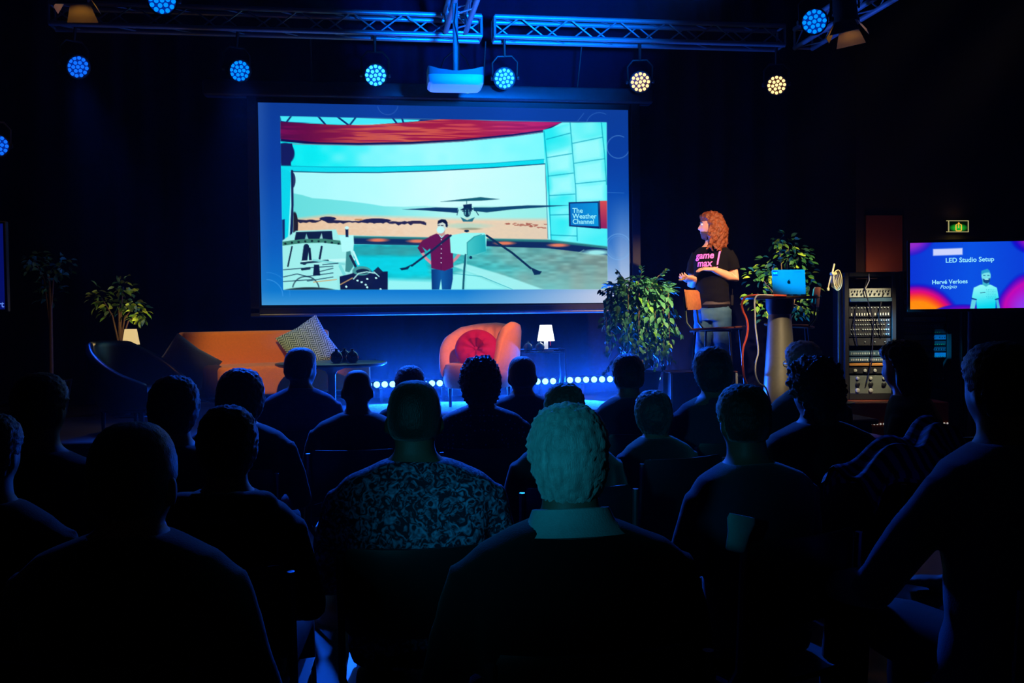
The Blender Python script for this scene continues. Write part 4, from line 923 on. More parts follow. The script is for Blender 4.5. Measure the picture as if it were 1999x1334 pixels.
def stool(px, pseat, d, face, label, back_x, w_=.42):
    q = at_d(px, pseat, d); t = thing('bar_stool', label, 'stool', (q.x, q.y, STAGE_Z), face, 'wooden bar stools by the tall table')
    h = q.z - STAGE_Z                                     # local +x is where a sitter faces
    s = MB(); rr = []
    for z, k in ((h - .012, .97), (h - .006, 1.0), (h + .004, 1.0), (h + .008, .97)):
        rr.append([(.215 * k * math.copysign(abs(math.cos(a)) ** .45, math.cos(a)), .19 * k * math.copysign(abs(math.sin(a)) ** .45, math.sin(a)), z + .012 * math.cos(a) - .010 * (math.cos(a) < -.8)) for a in [2 * PI * i / 40 for i in range(40)]])
    s.rings(rr); s.build('seat', WOOD, t)
    b = MB(); rr = []
    for k in range(13):
        a = rad(-42 + 84 * k / 12); x, y = -.235 - .10 * (math.cos(a) - 1) * -1 + .0, .27 * math.sin(a)
        x = -.25 + .16 * (1 - math.cos(a)); r0 = .02 if k in (0, 12) else 0
        rr.append([(x - .005, y, h + .16 + r0), (x + .005, y, h + .16 + r0), (x - .012, y, h + .335 - r0), (x - .022, y, h + .335 - r0)])
    b.rings(rr); b.build('backrest', WOOD, t, True, .6)
    for sy in (-1, 1):
        MB().tube([(-.17, sy * .15, h - .02), (-.225, sy * .15, h + .05), (-.245, sy * .145, h + .27)], .009, 8).build('back_post', BLACKM, t)
        for sx in (-1, 1): MB().tube([(sx * .15, sy * .14, h - .015), (sx * .2, sy * .19, 0)], .010, 8).build('leg', BLACKM, t)
        MB().tube([(-.17, sy * .15, h - .018), (.17, sy * .15, h - .018)], .009, 8).build('seat_rail', BLACKM, t)
    fz = h * .42; k_ = .15 + .05 * (1 - .42)
    for a_, b_ in (((-1, -1), (1, -1)), ((1, -1), (1, 1)), ((1, 1), (-1, 1)), ((-1, 1), (-1, -1))): MB().tube([(a_[0] * (k_ + .0), a_[1] * k_ * .94, fz), (b_[0] * k_, b_[1] * k_ * .94, fz)], .008, 8).build('footrest', BLACKM, t)
    return t
stool(1401, 641, 8.55, rad(-38), 'wooden bar stool in front of the speaker\'s legs', 0)
stool(1541, 635, 9.0, rad(150), 'wooden bar stool behind the tall table and laptop', 0)
def case():
    q0, q1 = at_d(1312, 727, 8.3), at_d(1444, 725, 8.3); t = thing('black_case', 'black upright case with a warm-lit top edge beside the speaker', 'case', ((q0.x + q1.x) / 2, (q0.y + q1.y) / 2 + .16, STAGE_Z), -YAW + rad(4))
    W = (q1 - q0).length; h = q0.z - STAGE_Z
    MB().box((0, 0, h / 2), (W, .30, h - .02), bev=.012, seg=2).build('body', BLACK, t)
    MB().box((0, 0, h - .006), (W + .005, .306, .012), bev=.003).build('lit_lid_edge', WOOD, t)  # brown strip puts the warm light on the black top into colour
    for sx in (-1, 1):
        MB().box((sx * (W / 2 - .008), -.148, h / 2), (.022, .016, h - .03), bev=.003).build('corner_strip', M('aluminium_edge', rgb(170, 175, 182), .5, .3), t)
    MB().box((0, -.152, h * .6), (.12, .01, .05), bev=.004).build('handle', BLACKM, t)
case()

# ---------------------------------------------------------------- racks, stand, TV, exit sign
def rack(px0, px1, ptop, d, label, units, z0):
    a, b = at_d(px0, ptop, d), at_d(px1, ptop, d); w_ = (b - a).length; c = (a + b) / 2; h = a.z - z0
    t = thing('equipment_rack', label, 'equipment rack', (c.x, c.y, z0), -YAW - math.atan((c.x) / 40), 'black equipment racks')
    for sx in (-1, 1): MB().box((sx * (w_ / 2 + .02), .25, h / 2), (.04, .56, h), bev=.004).build('side_panel', BLACK, t)
    MB().box((0, .25, h - .02), (w_, .56, .04), bev=.004).build('top_panel', BLACK, t); MB().box((0, .25, .03), (w_, .56, .06), bev=.004).build('base', BLACK, t); MB().box((0, .5, h / 2), (w_, .02, h - .1)).build('back_panel', SOOT, t)
    K1 = M('knob_pale', rgb(190, 205, 205), .4); rr = random.Random(px0)
    def row(parent, z, n, kind, x0=-.9, x1=.9, s=.008, mat=K1, skip=.12):
        mb = MB()
        for i in range(n):
            if rr.random() < skip: continue
            x = w_ / 2 * (x0 + (x1 - x0) * (i + .5) / n)
            if kind == 'knob': mb.lathe([(s, 0), (s * .9, .012), (s * .4, .014)], (x, -.004, z), 8, RX90)
            elif kind == 'slot': mb.box((x, -.008, z), (s * 1.1, .008, s * 3.2))
            elif kind == 'big': mb.lathe([(s, 0), (s * .95, .016), (s * .5, .02)], (x, -.004, z), 14, RX90)
        if mb.v: mb.build({'knob': 'control_knobs', 'slot': 'faders', 'big': 'dials'}[kind], mat, parent, True, .6, None, 'stuff')
    for (f0, f1, mat, rows, out) in units:
        zt, zb = h * f1, h * f0
        p = MB().box((0, .1 - out, (zt + zb) / 2), (w_ * .97, .2, zt - zb - .006), bev=.003).build('rack_unit', mat, t)
        p2 = p
        for (fz, n, kind, s, m2) in rows:
            zz = zb + (zt - zb) * fz; mbp = row(p2, zz, n, kind, -.92, .92, s, m2 or K1)
            for ch in p2.children:
                if 'o' not in ch: ch.location = (0, -out, 0); ch['o'] = 1
        for ch in p2.children: del ch['o']
    return t, w_, h
PALE = M('panel_pale_grey', rgb(176, 180, 170), .45, .1); STEEL = M('panel_blue_steel', rgb(60, 92, 116), .45, .3); DARKP = M('panel_charcoal', rgb(24, 26, 32), .5); OLIVE = M('panel_olive_grey', rgb(96, 104, 96), .5); ORNG = M('panel_orange', rgb(190, 130, 60), .5)
DK = M('knob_dark', rgb(20, 22, 24), .4); YEL = M('knob_yellow', rgb(210, 160, 50), .5); BRD = M('knob_bright', rgb(235, 235, 225), .4)
RZ0 = .60
t, w_, h = rack(1657, 1738, 532, 9.5, 'black rack of mixers and patch panels, nearer the potted ficus', [
    (.80, .875, PALE, [(.7, 14, 'knob', .006, DK), (.4, 9, 'knob', .009, DK)], .02),
    (.765, .80, STEEL, [], .06),
    (.645, .745, DARKP, [(.25, 15, 'slot', .008, BRD), (.75, 12, 'knob', .006, None)], .0),
    (.49, .64, DARKP, [(.15, 17, 'knob', .006, None), (.4, 17, 'knob', .0065, None), (.65, 17, 'knob', .006, None), (.88, 17, 'knob', .006, BRD)], .0),
    (.42, .485, DARKP, [(.5, 4, 'knob', .005, None)], .0),
    (.34, .385, STEEL, [(.5, 22, 'slot', .006, None)], .01), (.29, .335, STEEL, [(.5, 22, 'slot', .006, BRD)], .01), (.262, .288, ORNG, [], .012),
    (.20, .255, DARKP, [(.5, 4, 'big', .016, PALE)], .0),
    (.045, .19, OLIVE, [(.2, 3, 'big', .02, PALE), (.52, 3, 'big', .022, DK), (.85, 3, 'big', .016, PALE)], .03)], RZ0)
for a_, b_, c_ in (((-.1, .03, h * .86), (-.16, -.07, h * .6), (-.12, -.03, h * .42)), ((-.02, .0, h * .95), (-.06, -.06, h * .87), (.03, -.05, h * .6)), ((.12, -.03, h * .84), (.06, -.09, h * .66), (.1, -.03, h * .5)), ((.03, -.03, h * .6), (.0, -.08, h * .3), (-.05, -.04, h * .1))):
    MB().tube([a_, tuple((a_[i] + b_[i]) / 2 for i in range(3)), b_, tuple((b_[i] + c_[i]) / 2 for i in range(3)), c_], .006, 6).build('patch_cable', BLACK, t)
MB().tube([(-.01, -.02, h * 1.0), (-.015, -.05, h * .93), (-.05, -.05, h * .87)], .005, 6).build('patch_cable', M('grey_cable', rgb(170, 165, 155), .5), t)
rack(1765, 1846, 530, 9.9, 'black rack of dark slotted units, half behind the presentation monitor', [
    (.85, .90, DARKP, [(.5, 6, 'slot', .006, BRD)], 0)] + [(.30 + .048 * k, .345 + .048 * k, STEEL if k % 3 == 0 else DARKP, [(.5, 16, 'slot', .0035, STEEL)] if k % 2 else [(.3, 18, 'knob', .003, YEL)], .004 * (k % 2)) for k in range(11)] + [(.10, .17, DARKP, [(.5, 9, 'knob', .006, None)], 0)], RZ0)
def platform():
    a, b = at_d(1650, 790, 9.25), at_d(1860, 790, 9.25); c = (a + b) / 2
    t = thing('wooden_platform', 'low reddish wooden platform with a row of small white studs under the racks', 'platform', (c.x, c.y + .42, 0), -YAW)
    MB().box((0, 0, .33), ((b - a).length, .95, .53), bev=.006).build('body', M('reddish_wood', rgb(150, 70, 30), .5, 0, .25, 5, stretch=(1, 8, 8)), t); MB().box((0, 0, .035), ((b - a).length - .06, .9, .07)).build('plinth', BLACK, t)
    L = (b - a).length; sm = MB().ball((0, 0, 0), .009, 8, 6).mesh('stud')
    for k in range(34): link('stud', sm, M('stud_white', rgb(220, 220, 205), .4, emit=(1, .95, .85), power=.35), t, True, None, (-L / 2 + L * (k + .5) / 34, -.478, .40))
platform()
def mic_stand():
    q = at_d(1637, 545, 9.1); t = thing('cable_stand', 'slim dark stand with a coiled cable over its top, left of the racks', 'stand', (q.x, q.y, STAGE_Z)); h = q.z - STAGE_Z
    MB().tube([(0, 0, .02), (0, 0, h)], .009, 10).build('pole', M('stand_green_grey', rgb(60, 84, 80), .4, .5), t); MB().tube([(.045, .03, .02), (.045, .03, h + .06)], .012, 8).build('pole', BLACKM, t)
    MB().lathe([(.14, 0), (.14, .012), (.02, .03)], (0, 0, 0), 28).build('base_plate', BLACKM, t); MB().tube([(-.09, 0, h + .0), (.06, .02, h + .01)], .008, 8).build('hook_arm', BLACKM, t)
def coil():
    q = at_d(1626, 537, 9.02); mb = MB()
    for k in range(5):
        pts = [(.022 * math.cos(a) * (1 + .2 * k) + .004 * k, -.015 * k + .004 * math.sin(3 * a), -.05 + (.06 + .008 * k) * math.sin(a)) for a in [2 * PI * i / 22 for i in range(23)]]; mb.tube(pts, .005, 6)
    mb.box((-.01, -.03, .01), (.05, .05, .025), bev=.005); mb.tube([(-.03, -.03, .0), (-.05, -.03, -.07), (-.06, -.03, -.12)], .006, 6); mb.box((-.062, -.03, -.13), (.022, .02, .03), bev=.004); mb.tube([(-.02, -.03, .02), (0, -.03, .1)], .008, 6)
    tag(mb.build('cable_coil', M('cream_cable', rgb(205, 192, 150), .5, 0, .1), None, True, .7, q), 'coiled cream power cable hanging on the slim stand', 'cable')
mic_stand(); coil()
def monitor():
    P = at_d(1899, 537, 9.35); dr = lat(1, -.09, 0).normalized(); n = Vector((dr.y, -dr.x, 0)); 
    if n.y > 0: n = -n
    t = thing('presentation_monitor', 'flat monitor on a stand showing a blue and orange title slide', 'screen', (P.x, P.y, 0))
    pl = plane(P, n)
    cv = paint_tv(); o = emit_mesh(cv, pl, 'lit_screen', PAINT, t); o.location = (-P.x, -P.y, 0)
    c = [Vector(pl(np.array([x]), np.array([y]))[0]) for x, y in ((1775.5, 474.5), (2024, 470), (2024, 601.5), (1775.5, 604.5))]
    cen = sum(c, Vector()) / 4; W = (c[1] - c[0]).length; H = (c[0] - c[3]).length; R = Matrix((dr, -n, Vector((0, 0, 1)))).transposed()
    ctr = cen - Vector((P.x, P.y, 0))
    # trim the picture to the panel: bezel bars in front of its rim, casing behind
    MB().box(ctr - n * .03, (W + .03, .05, H + .03), R, .006).build('casing', BLACK, t)
    for off, s_ in ((Vector((0, 0, H / 2 + .012)), (W + .05, .02, .026)), (Vector((0, 0, -H / 2 - .012)), (W + .05, .02, .028)), (dr * (W / 2 + .012), (.026, .02, H + .05)), (-dr * (W / 2 + .010), (.024, .02, H + .05))):
        MB().box(ctr + off + n * .004, s_, R, .003).build('bezel', BLACK, t)
    pz = cen.z - H / 2; px_ = at_d(1893, 640, 9.45) - Vector((P.x, P.y, 0))
    MB().tube([(px_.x, px_.y, .02), (px_.x, px_.y, pz + .2)], .022, 12).build('stand_pole', M('stand_blue_steel', rgb(90, 110, 150), .35, .7), t); MB().tube([(px_.x - .06, px_.y + .03, .02), (px_.x - .06, px_.y + .03, pz + .2)], .02, 12).build('stand_pole', BLACKM, t)
    MB().box((px_.x - .03, px_.y, .02), (.7, .5, .03), bev=.01).build('stand_base', BLACKM, t)
    TM = glow('title_white', rgb(150, 235, 255), 1.0); mb = MB()
    def put(s_, px, py, size, bold, shear=0):
        p = Vector(pl(np.array([px]), np.array([py]))[0]) - Vector((P.x, P.y, 0)) + n * .002; q = text_mb(s_, size, bold, shear, 'CENTER')
        tilt = rad(1.0)
        mb.add([p + dr * (v[0] * math.cos(tilt) - v[1] * math.sin(tilt)) + Vector((0, 0, v[0] * math.sin(tilt) + v[1] * math.cos(tilt))) for v in q.v], q.f)
    put('LED Studio Setup', 1893, 511.5, .062, .0012); put('Hervé Verloes', 1854, 554, .055, .0012); put('Poolpio', 1851, 563.5, .049, .0003, .35)
    mb.build('lettering', TM, t, False)
monitor()
def left_monitor():
    P = at_d(-120, 520, 7.9); t = thing('side_monitor', 'blue lit monitor cut off by the left edge of the picture', 'screen', (P.x, P.y, 0))
    e = at_d(7, 520, 7.9); dr = lat(1, 0, 0).normalized(); zt, zb = at_d(4, 437, 7.9).z, at_d(4, 604, 7.9).z; W = 1.22; zc = (zt + zb) / 2
    R = Rz(-YAW); c = e - dr * (W / 2) - Vector((P.x, P.y, 0)); c.z = zc; n = Vector((-math.sin(YAW), -math.cos(YAW), 0))
    MB().box(c - n * .03, (W + .04, .05, zt - zb + .04), R, .006).build('casing', BLACK, t)
    MB().box(c, (W, .012, zt - zb), R, .002).build('lit_screen', glow('side_screen_blue', rgb(4, 14, 96), 1.0), t, False)
    q = text_mb('rt', .07, .001, 0, 'RIGHT'); p = e - Vector((P.x, P.y, 0)) + n * .009; p.z = at_d(4, 600, 7.9).z
    MB().add([p + dr * v[0] + Vector((0, 0, v[1])) for v in q.v], q.f).build('lettering', glow('title_dim', rgb(90, 130, 230), 1.0), t, False)
    MB().tube([(c.x, c.y + .05, 0.02), (c.x, c.y + .05, zc)], .025, 10).build('stand_pole', BLACKM, t); MB().box((c.x, c.y, .02), (.6, .5, .03), bev=.01).build('stand_base', BLACKM, t)
left_monitor()
def exit_sign():
    q = at_y(1871, 442, YB - .08); t = thing('exit_sign', 'small glowing green emergency exit sign with a yellow arrow emblem on the wall', 'sign', q, 0)
    W, H = .245, .128
    FRM = M('sign_frame', rgb(150, 150, 120), .5, 0, .05, emit=(.7, .62, .25), power=.45)
    MB().box((0, .03, 0), (W, .05, H), bev=.004).build('housing', BLACK, t)
    g = MB(); 
    m = glow('sign_green', (0.0, .16, .01), 1.0); nt = m.node_tree
    tc = nt.nodes.new('ShaderNodeTexCoord'); gr = nt.nodes.new('ShaderNodeTexGradient'); gr.gradient_type = 'SPHERICAL'; mp = nt.nodes.new('ShaderNodeMapping'); mp.inputs['Scale'].default_value = (8.5, 1, 20); mp.inputs['Location'].default_value = (0, 0, .35)
    rp = nt.nodes.new('ShaderNodeValToRGB'); rp.color_ramp.elements[0].color = (0, .003, 0, 1); rp.color_ramp.elements[1].color = (.01, .5, .03, 1); rp.color_ramp.elements[1].position = .8
    nt.links.new(tc.outputs['Object'], mp.inputs[0]); nt.links.new(mp.outputs[0], gr.inputs[0]); nt.links.new(gr.outputs['Fac'], rp.inputs[0]); nt.links.new(rp.outputs[0], nt.nodes['Principled BSDF'].inputs['Emission Color'])
    MB().box((0, 0.002, 0), (W - .012, .006, H - .012)).build('lit_panel', m, t, False)
    for c, s_ in (((-.012, 0, H / 2), (W + .03, .02, .008)), ((-.012, 0, -H / 2), (W + .03, .02, .008)), ((W / 2, 0, 0), (.008, .02, H)), ((-W / 2, 0, 0), (.007, .02, H))): MB().box(c, s_, bev=.002).build('frame', FRM, t)
    em = MB(); r = .007
    em.tube([(-.02, -.006, .022), (-.034, -.006, .016), (-.034, -.006, -.045), (-.026, -.006, -.052), (.026, -.006, -.052), (.034, -.006, -.045), (.034, -.006, .016), (.02, -.006, .022)], .0055, 6); em.tube([(0, -.006, -.018), (0, -.006, .03)], .005, 6)
    em.add([(-.017, -.008, .026), (.017, -.008, .026), (0, -.008, .05)], [(0, 1, 2)])
    em.build('emblem', glow('sign_yellow', (1.0, .48, .05), 1.0), t)
    lamp('AREA', 'exit_sign_light', q + Vector((0, -.015, -.09)), q + Vector((0, .05, -1)), .22, (1, .68, .12), .16, size_y=.02); lamp('AREA', 'exit_sign_light', q + Vector((0, -.015, .09)), q + Vector((0, .05, 1)), .07, (1, .5, .1), .16, size_y=.02)
exit_sign()

# ---------------------------------------------------------------- left corner: lounge chair and glowing lamp
def lounge():
    q = at_d(268, 700, 7.7); t = thing('lounge_chair', 'dark lounge chair with sloping arms at the left of the stage', 'armchair', (q.x, q.y, STAGE_Z), rad(62))
    LE = M('dark_leather', rgb(22, 24, 30), .35, 0, .2, 20, .05, 80)
    def hh(a):
        b = abs(math.degrees(a)); return float(np.interp(b, [0, 40, 75, 110, 140], [.69, .68, .57, .45, .37]))
    shell(hh, .36, .07, rad(-140), rad(140), 60, LE, t, .15, .02)
    MB().lathe([(.2, .15), (.27, .18), (.28, .3), (.24, .33), (.01, .335)], (0, -.04, 0), 36).build('seat', LE, t)
    for x, y in ((.18, -.18), (-.18, -.18), (.18, .18), (-.18, .18)): MB().lathe([(.012, 0), (.02, .16)], (x, y, 0), 8).build('leg', BLACKM, t)
lounge()
def left_side_table():
    q = at_d(256, 690, 8.7); t = thing('small_table', 'small dark table behind the lounge chair under the glowing lamp', 'table', (q.x, q.y, STAGE_Z)); z = at_d(256, 692, 8.7).z
    MB().lathe([(.01, z - STAGE_Z - .02), (.2, z - STAGE_Z - .02), (.2, z - STAGE_Z), (.01, z - STAGE_Z)], (0, 0, 0), 32).build('tabletop', BLACK, t); MB().lathe([(.02, 0.01), (.02, z - STAGE_Z - .02)], (0, 0, 0), 12).build('pedestal', BLACKM, t); MB().lathe([(.15, 0), (.15, .012), (.02, .02)], (0, 0, 0), 28).build('base_plate', BLACKM, t)
    return z
zl = left_side_table()
tl2, q2 = table_lamp(256, 8.7, zl, 'glowing yellow shaded lamp at the far left behind the lounge chair', .9, .75, (1.0, .72, .30))
lamp('POINT', 'yellow_lamp_light', (q2.x, q2.y, zl + .30), (0, 0, 0), 1.6, (1, .7, .25), .04)
# ---------------------------------------------------------------- people
def skull(dz):
    return (1 - dz ** 2.7) ** (1 / 2.7) / math.sqrt(1 - dz * dz) if 0 < dz < .9999 else 1.0
def head_pts(n, m, R, c, beard=0.0):
    """skull, jaw, brow, nose, lips and chin as one closed surface; looks along local +y"""
    rr = []
    for i in range(m + 1):
        th = PI * (i + .03) / (m + .06); row = []
        for k in range(n):
            ph = 2 * PI * k / n; dx, dy, dz = math.sin(th) * math.cos(ph), math.sin(th) * math.sin(ph), -math.cos(th)
            q_ = skull(dz); x, y, z = .077 * dx * q_, .098 * dy * q_, .118 * dz
            if z < -.015:
                f = min(1, (-z - .015) / .1); x *= 1 - .30 * f * (1 if y > -.02 else .6)
                y = y * (1 - .12 * f) + .018 * f
                if y < 0: y *= 1 - .35 * f
            if y > 0: y *= .96
            if y > .02:
                g = lambda a, s_: math.exp(-(a / s_) ** 2)
                nose = (smoothstep(.022, -.030, z) * smoothstep(-.046, -.034, z)) * g(x, .0125) * .023
                y += nose + .005 * g(z - .03, .012) * g(x, .045) - .011 * g(abs(x) - .031, .014) * g(z - .010, .012)
                y += .007 * g(x, .022) * (g(z + .060, .006) + g(z + .073, .007)) + .010 * g(x, .022) * g(z + .102, .014) + .004 * g(abs(x) - .045, .018) * g(z + .025, .02)
            row.append(R @ Vector((x, y, z)) + c)
        rr.append(row)
    return rr
def ear_mb(mb, R, c):
    for s in (-1, 1): mb.ball(R @ Vector((s * .080, -.008, -.012)) + c, (.010, .019, .031), 10, 8, R @ Matrix.Rotation(s * .25, 3, 'Z') @ Matrix.Rotation(-.2, 3, 'X'))
def hair_mb(R, c, kind, seed, n=90, m=64):
    """closed hair volume: proud of the scalp where hair grows, sinking under the skin elsewhere"""
    P = {'short': (.010, .004, 40, -.065), 'buzz': (.005, .0015, 60, -.06), 'curly': (.024, .015, 34, -.085), 'thick': (.020, .005, 34, -.095), 'long': (.026, .010, 22, -.16), 'bob': (.024, .010, 24, -.12), 'grey': (.017, .006, 30, -.090), 'messy': (.026, .020, 24, -.10)}[kind]
    t0, na, nf, zb = P; rr = []
    off = Vector((seed * 1.37, seed * .71, 0))
    for i in range(m + 1):
        th = PI * (i + .03) / (m + .06); row = []
        for k in range(n):
            ph = 2 * PI * k / n; d = Vector((math.sin(th) * math.cos(ph), math.sin(th) * math.sin(ph), -math.cos(th)))
            q_ = skull(d.z); x, y, z = .077 * d.x * q_, .098 * d.y * q_, .118 * d.z
            # hairline: high over the forehead, round the ears, down to the nape
            fy = y / .098; line = zb + (0.048 - zb) * smoothstep(-.25, .62, fy)
            if abs(fy + .05) < .22 and kind not in ('long', 'bob', 'thick'): line = max(line, -.005)
            up = smoothstep(line - .018, line + .022, z)
            jaw = min(1, max(0, (-z - .015) / .1))
            x *= 1 - .2 * jaw; 
            if y < 0: y *= 1 - .22 * jaw
            tt = -.016 + (t0 + .016) * up
            if up > .2: tt += na * (noise.noise(d * nf * .26 + off) + .8 * noise.noise(d * nf * .62 + off)) * up
            if kind in ('short', 'grey') and z > .03: tt += .004
            row.append(R @ (Vector((x, y, z)) + d * tt) + c)
        rr.append(row)
    mb = MB(); mb.rings(rr)
    if kind in ('long', 'bob'):
        r2 = random.Random(seed); low = -.34 if kind == 'long' else -.15
        for k in range(26):
            a = PI + (k / 25) * PI; a += r2.uniform(-.1, .1)
            p = [Vector((.085 * math.cos(a), .100 * math.sin(a), .02)), Vector((.092 * math.cos(a), .108 * math.sin(a) - .004, -.08)), Vector((.09 * math.cos(a) + r2.uniform(-.02, .02), .095 * math.sin(a) - .02, low * r2.uniform(.8, 1.05)))]
            mb.tube([R @ q + c for q in p], [.02, .022, .012], 7)
    return mb
def hand_mb(mb, wr, dirv, nrm, s=1.0, curl=.5, side=1, spread=.10, hold=0):
    """palm, four jointed fingers of different length and a thumb from the side of the palm"""
    f = Vector(dirv).normalized(); nrm = (Vector(nrm) - f * f.dot(Vector(nrm))).normalized(); b = f.cross(nrm) * side
    wr = Vector(wr); L = .095 * s
    mb.rings([[wr + f * (L * u) + b * (w * .5 * s * math.cos(t)) + nrm * (h * .5 * s * math.sin(t)) for t in [2 * PI * i / 14 for i in range(14)]] for u, w, h in ((-.15, .052, .040), (.1, .060, .036), (.45, .076, .034), (.8, .083, .030), (1.0, .080, .022))])
    for k, (ln, rr) in enumerate(((.072, .0088), (.080, .0092), (.074, .0088), (.058, .0078))):
        o = (1.5 - k); a = spread * o * .5; d = (f + b * a).normalized(); p = wr + f * (L * .86) + b * (o * .0205 * s); pts = [p]; cc = 0
        for seg, q in enumerate((.46, .32, .24)):
            cc += curl * (.55 if seg == 0 else .75); dd = d * math.cos(cc) - nrm * math.sin(cc); pts.append(pts[-1] + dd * (ln * q * s))
        mb.tube(pts, [rr * s * x for x in (1.05, 1.0, .92, .72)], 8)
    p = wr + f * (L * .22) + b * (.034 * s); d = (f * .62 + b * .72 - nrm * .30).normalized(); p1 = p + d * (.038 * s); d2 = (f * .86 + b * (.25 - .3 * hold) - nrm * (.34 + .2 * hold)).normalized()
    mb.tube([wr + f * (L * .12) + b * (.012 * s), p, p1, p1 + d2 * (.032 * s), p1 + d2 * (.052 * s)], [.014 * s, .0135 * s, .0115 * s, .0098 * s, .0068 * s], 8)
def torso_rings(spec, grow=0.0, n=28, e=.85):
    rr = []
    for (x0, y0, z, a, b) in spec:
        rr.append([(x0 + (a + grow) * math.copysign(abs(math.cos(t)) ** e, math.cos(t)), y0 + (b + grow) * math.copysign(abs(math.sin(t)) ** e, math.sin(t)), z) for t in [2 * PI * i / n for i in range(n)]])
    return rr
SEAT_T = [(0, .0, .44, .165, .125), (0, -.01, .50, .172, .125), (0, -.02, .60, .158, .112), (0, -.025, .72, .162, .112), (0, -.02, .84, .182, .118), (0, -.012, .91, .196, .108), (0, -.006, .952, .196, .092), (0, .0, .980, .168, .080), (0, .006, 1.003, .118, .070), (0, .012, 1.022, .076, .062), (0, .018, 1.042, .060, .058), (0, .024, 1.10, .056, .058)]
SHOE = M('dark_shoe_leather', rgb(18, 16, 16), .5)
def audience(px, ytop, d, hw, label, hair=None, hmat=None, shirt=None, face=None, body_yaw=0.0, tilt=0.0, wide=1.0, skin=None, collar=None, glasses=False, pose='lap', seed=1, dx=0, gaze=None, chair=True, sleeve='long', hood=False, pants=None, fine=.012):
    top = at_d(px, ytop, d); sc = top.z / (1.262 if hair in ('curly', 'thick', 'long', 'bob', 'grey', 'messy') else 1.252)
    aim = at_y(870, 400, SCY); look = math.atan2(-(aim.x - top.x), aim.y - top.y) if gaze is None else gaze
    by = look * .55 if face is None else face
    by += body_yaw
    t = thing('person', label, 'person', (top.x, top.y, 0), by, 'seated audience'); t.scale = (sc, sc, sc)
    t.location = Vector((top.x, top.y, 0)) - Rz(by) @ Vector((0, .03 * sc, 0)) + Vector((dx, 0, 0))
    hk = (hw / 2 * d / F) / (.077 + (.022 if hair in ('curly', 'messy') else .016 if hair in ('thick', 'long', 'bob', 'grey') else .006)) / sc if hw else 1.0
    hk = max(.9, min(1.12, hk))
    Rh = Rz(look - by) @ Matrix.Rotation(tilt, 3, 'Y') @ Matrix.Rotation(rad(-2), 3, 'X') @ Matrix.Scale(hk, 3)
    hc = Vector((0, .034, 1.25 - .118 * hk - (.0 if hair else .0)))
    spec = [(x, y, z, a * (1 + (wide - 1) * min(1, max(0, (1.05 - z) / .05))), b * (1 + (wide - 1) * .6)) for x, y, z, a, b in SEAT_T]
    body = MB(); body.rings(torso_rings(spec)); body.rings(head_pts(40, 30, Rh, hc)); ear_mb(body, Rh, hc)
    arm = []
    for s in (-1, 1):
        sh = Vector((s * .178 * wide, -.008, .925)); el = Vector((s * .245 * wide, .03, .665)); wr = Vector((s * .09, .30, .60)); hd = (Vector((-s * .35, .9, -.1)), Vector((0, 0, 1)))
        if pose == 'phone' : el = Vector((s * .24, .06, .68)); wr = Vector((s * .05, .27, .74)); hd = (Vector((-s * .2, .6, .5)), Vector((0, -.6, .6)))
        if pose == 'elbow' and s == -1: sh = Vector((-.19, 0, .92)); el = Vector((-.33, .10, .68)); wr = Vector((-.20, .40, .60)); hd = (Vector((.1, .9, -.2)), Vector((0, 0, 1)))
        if pose == 'chin' and s == -1: el = Vector((-.2, .22, .72)); wr = Vector((-.10, .18, .92)); hd = (Vector((.35, -.15, .9)), Vector((0, 1, .2)))
        arm.append((sh, el, wr, hd)); body.tube([sh, (sh + el) / 2 + Vector((s * .008, 0, 0)), el, (el + wr) / 2, wr], [.050, .046, .038, .036, .027], 12)
        hand_mb(body, wr, hd[0], hd[1], 1.0, .35, s)
        body.tube([(s * .085, .02, .49), (s * .10, .24, .505), (s * .115, .44, .50), (s * .12, .46, .28), (s * .12, .44, .07)], [.085, .075, .058, .054, .038], 12)
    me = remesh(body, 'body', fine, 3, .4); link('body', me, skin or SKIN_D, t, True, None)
    sh_ = MB(); cut = [q for q in spec if q[2] <= 1.025]
    sh_.rings(torso_rings(cut, .010))
    for (a, b, c, _) in arm:
        e = .6 if sleeve == 'short' else 1
        q = [a, (a + b) / 2, a.lerp(b, e)] if e < 1 else [a, (a + b) / 2, b, (b + c) / 2, b.lerp(c, .93)]
        sh_.tube(q, [.062, .060, .056] if e < 1 else [.063, .060, .052, .047, .040], 12)
    if hood:
        for k in range(9):
            u = k / 8; an = -1.9 + 3.8 * u; sh_.ball((.11 * math.sin(an), -.05 - .06 * math.cos(an), .985 + .01 * math.cos(an)), (.055, .05, .045), 10, 8)
    me = remesh(sh_, 'shirt', fine * 1.15, 3, .4)
    ruffle(me, lambda p: noise.noise(p * 7 + Vector((seed, 0, 0))) * .006 + noise.noise(Vector((p.x * 5, p.y * 5, p.z * 16 + seed))) * .004)   # soft folds in the cloth
    link('shirt', me, shirt, t, True, None)
    pn = MB(); pn.rings(torso_rings(spec[:2], .012))
    for s in (-1, 1): pn.tube([(s * .085, .0, .49), (s * .10, .24, .505), (s * .115, .445, .50), (s * .12, .465, .28), (s * .12, .445, .09)], [.096, .087, .071, .067, .062], 12)
    link('trousers', remesh(pn, 'trousers', .017, 3, .4), pants or M('dark_trousers', rgb(24, 26, 36), .8, 0, .2, 30), t, True, None)
    for s in (-1, 1):
        m = MB(); m.rings([[(s * .12 + w_ * math.cos(a), y, .048 + h_ * math.sin(a) if math.sin(a) > 0 else .048 + .046 * math.sin(a)) for a in [2 * PI * i / 14 for i in range(14)]] for y, w_, h_ in ((.36, .026, .05), (.39, .036, .06), (.46, .040, .05), (.54, .047, .03), (.60, .042, .02), (.635, .022, .01))]); m.build('shoe', SHOE, t)
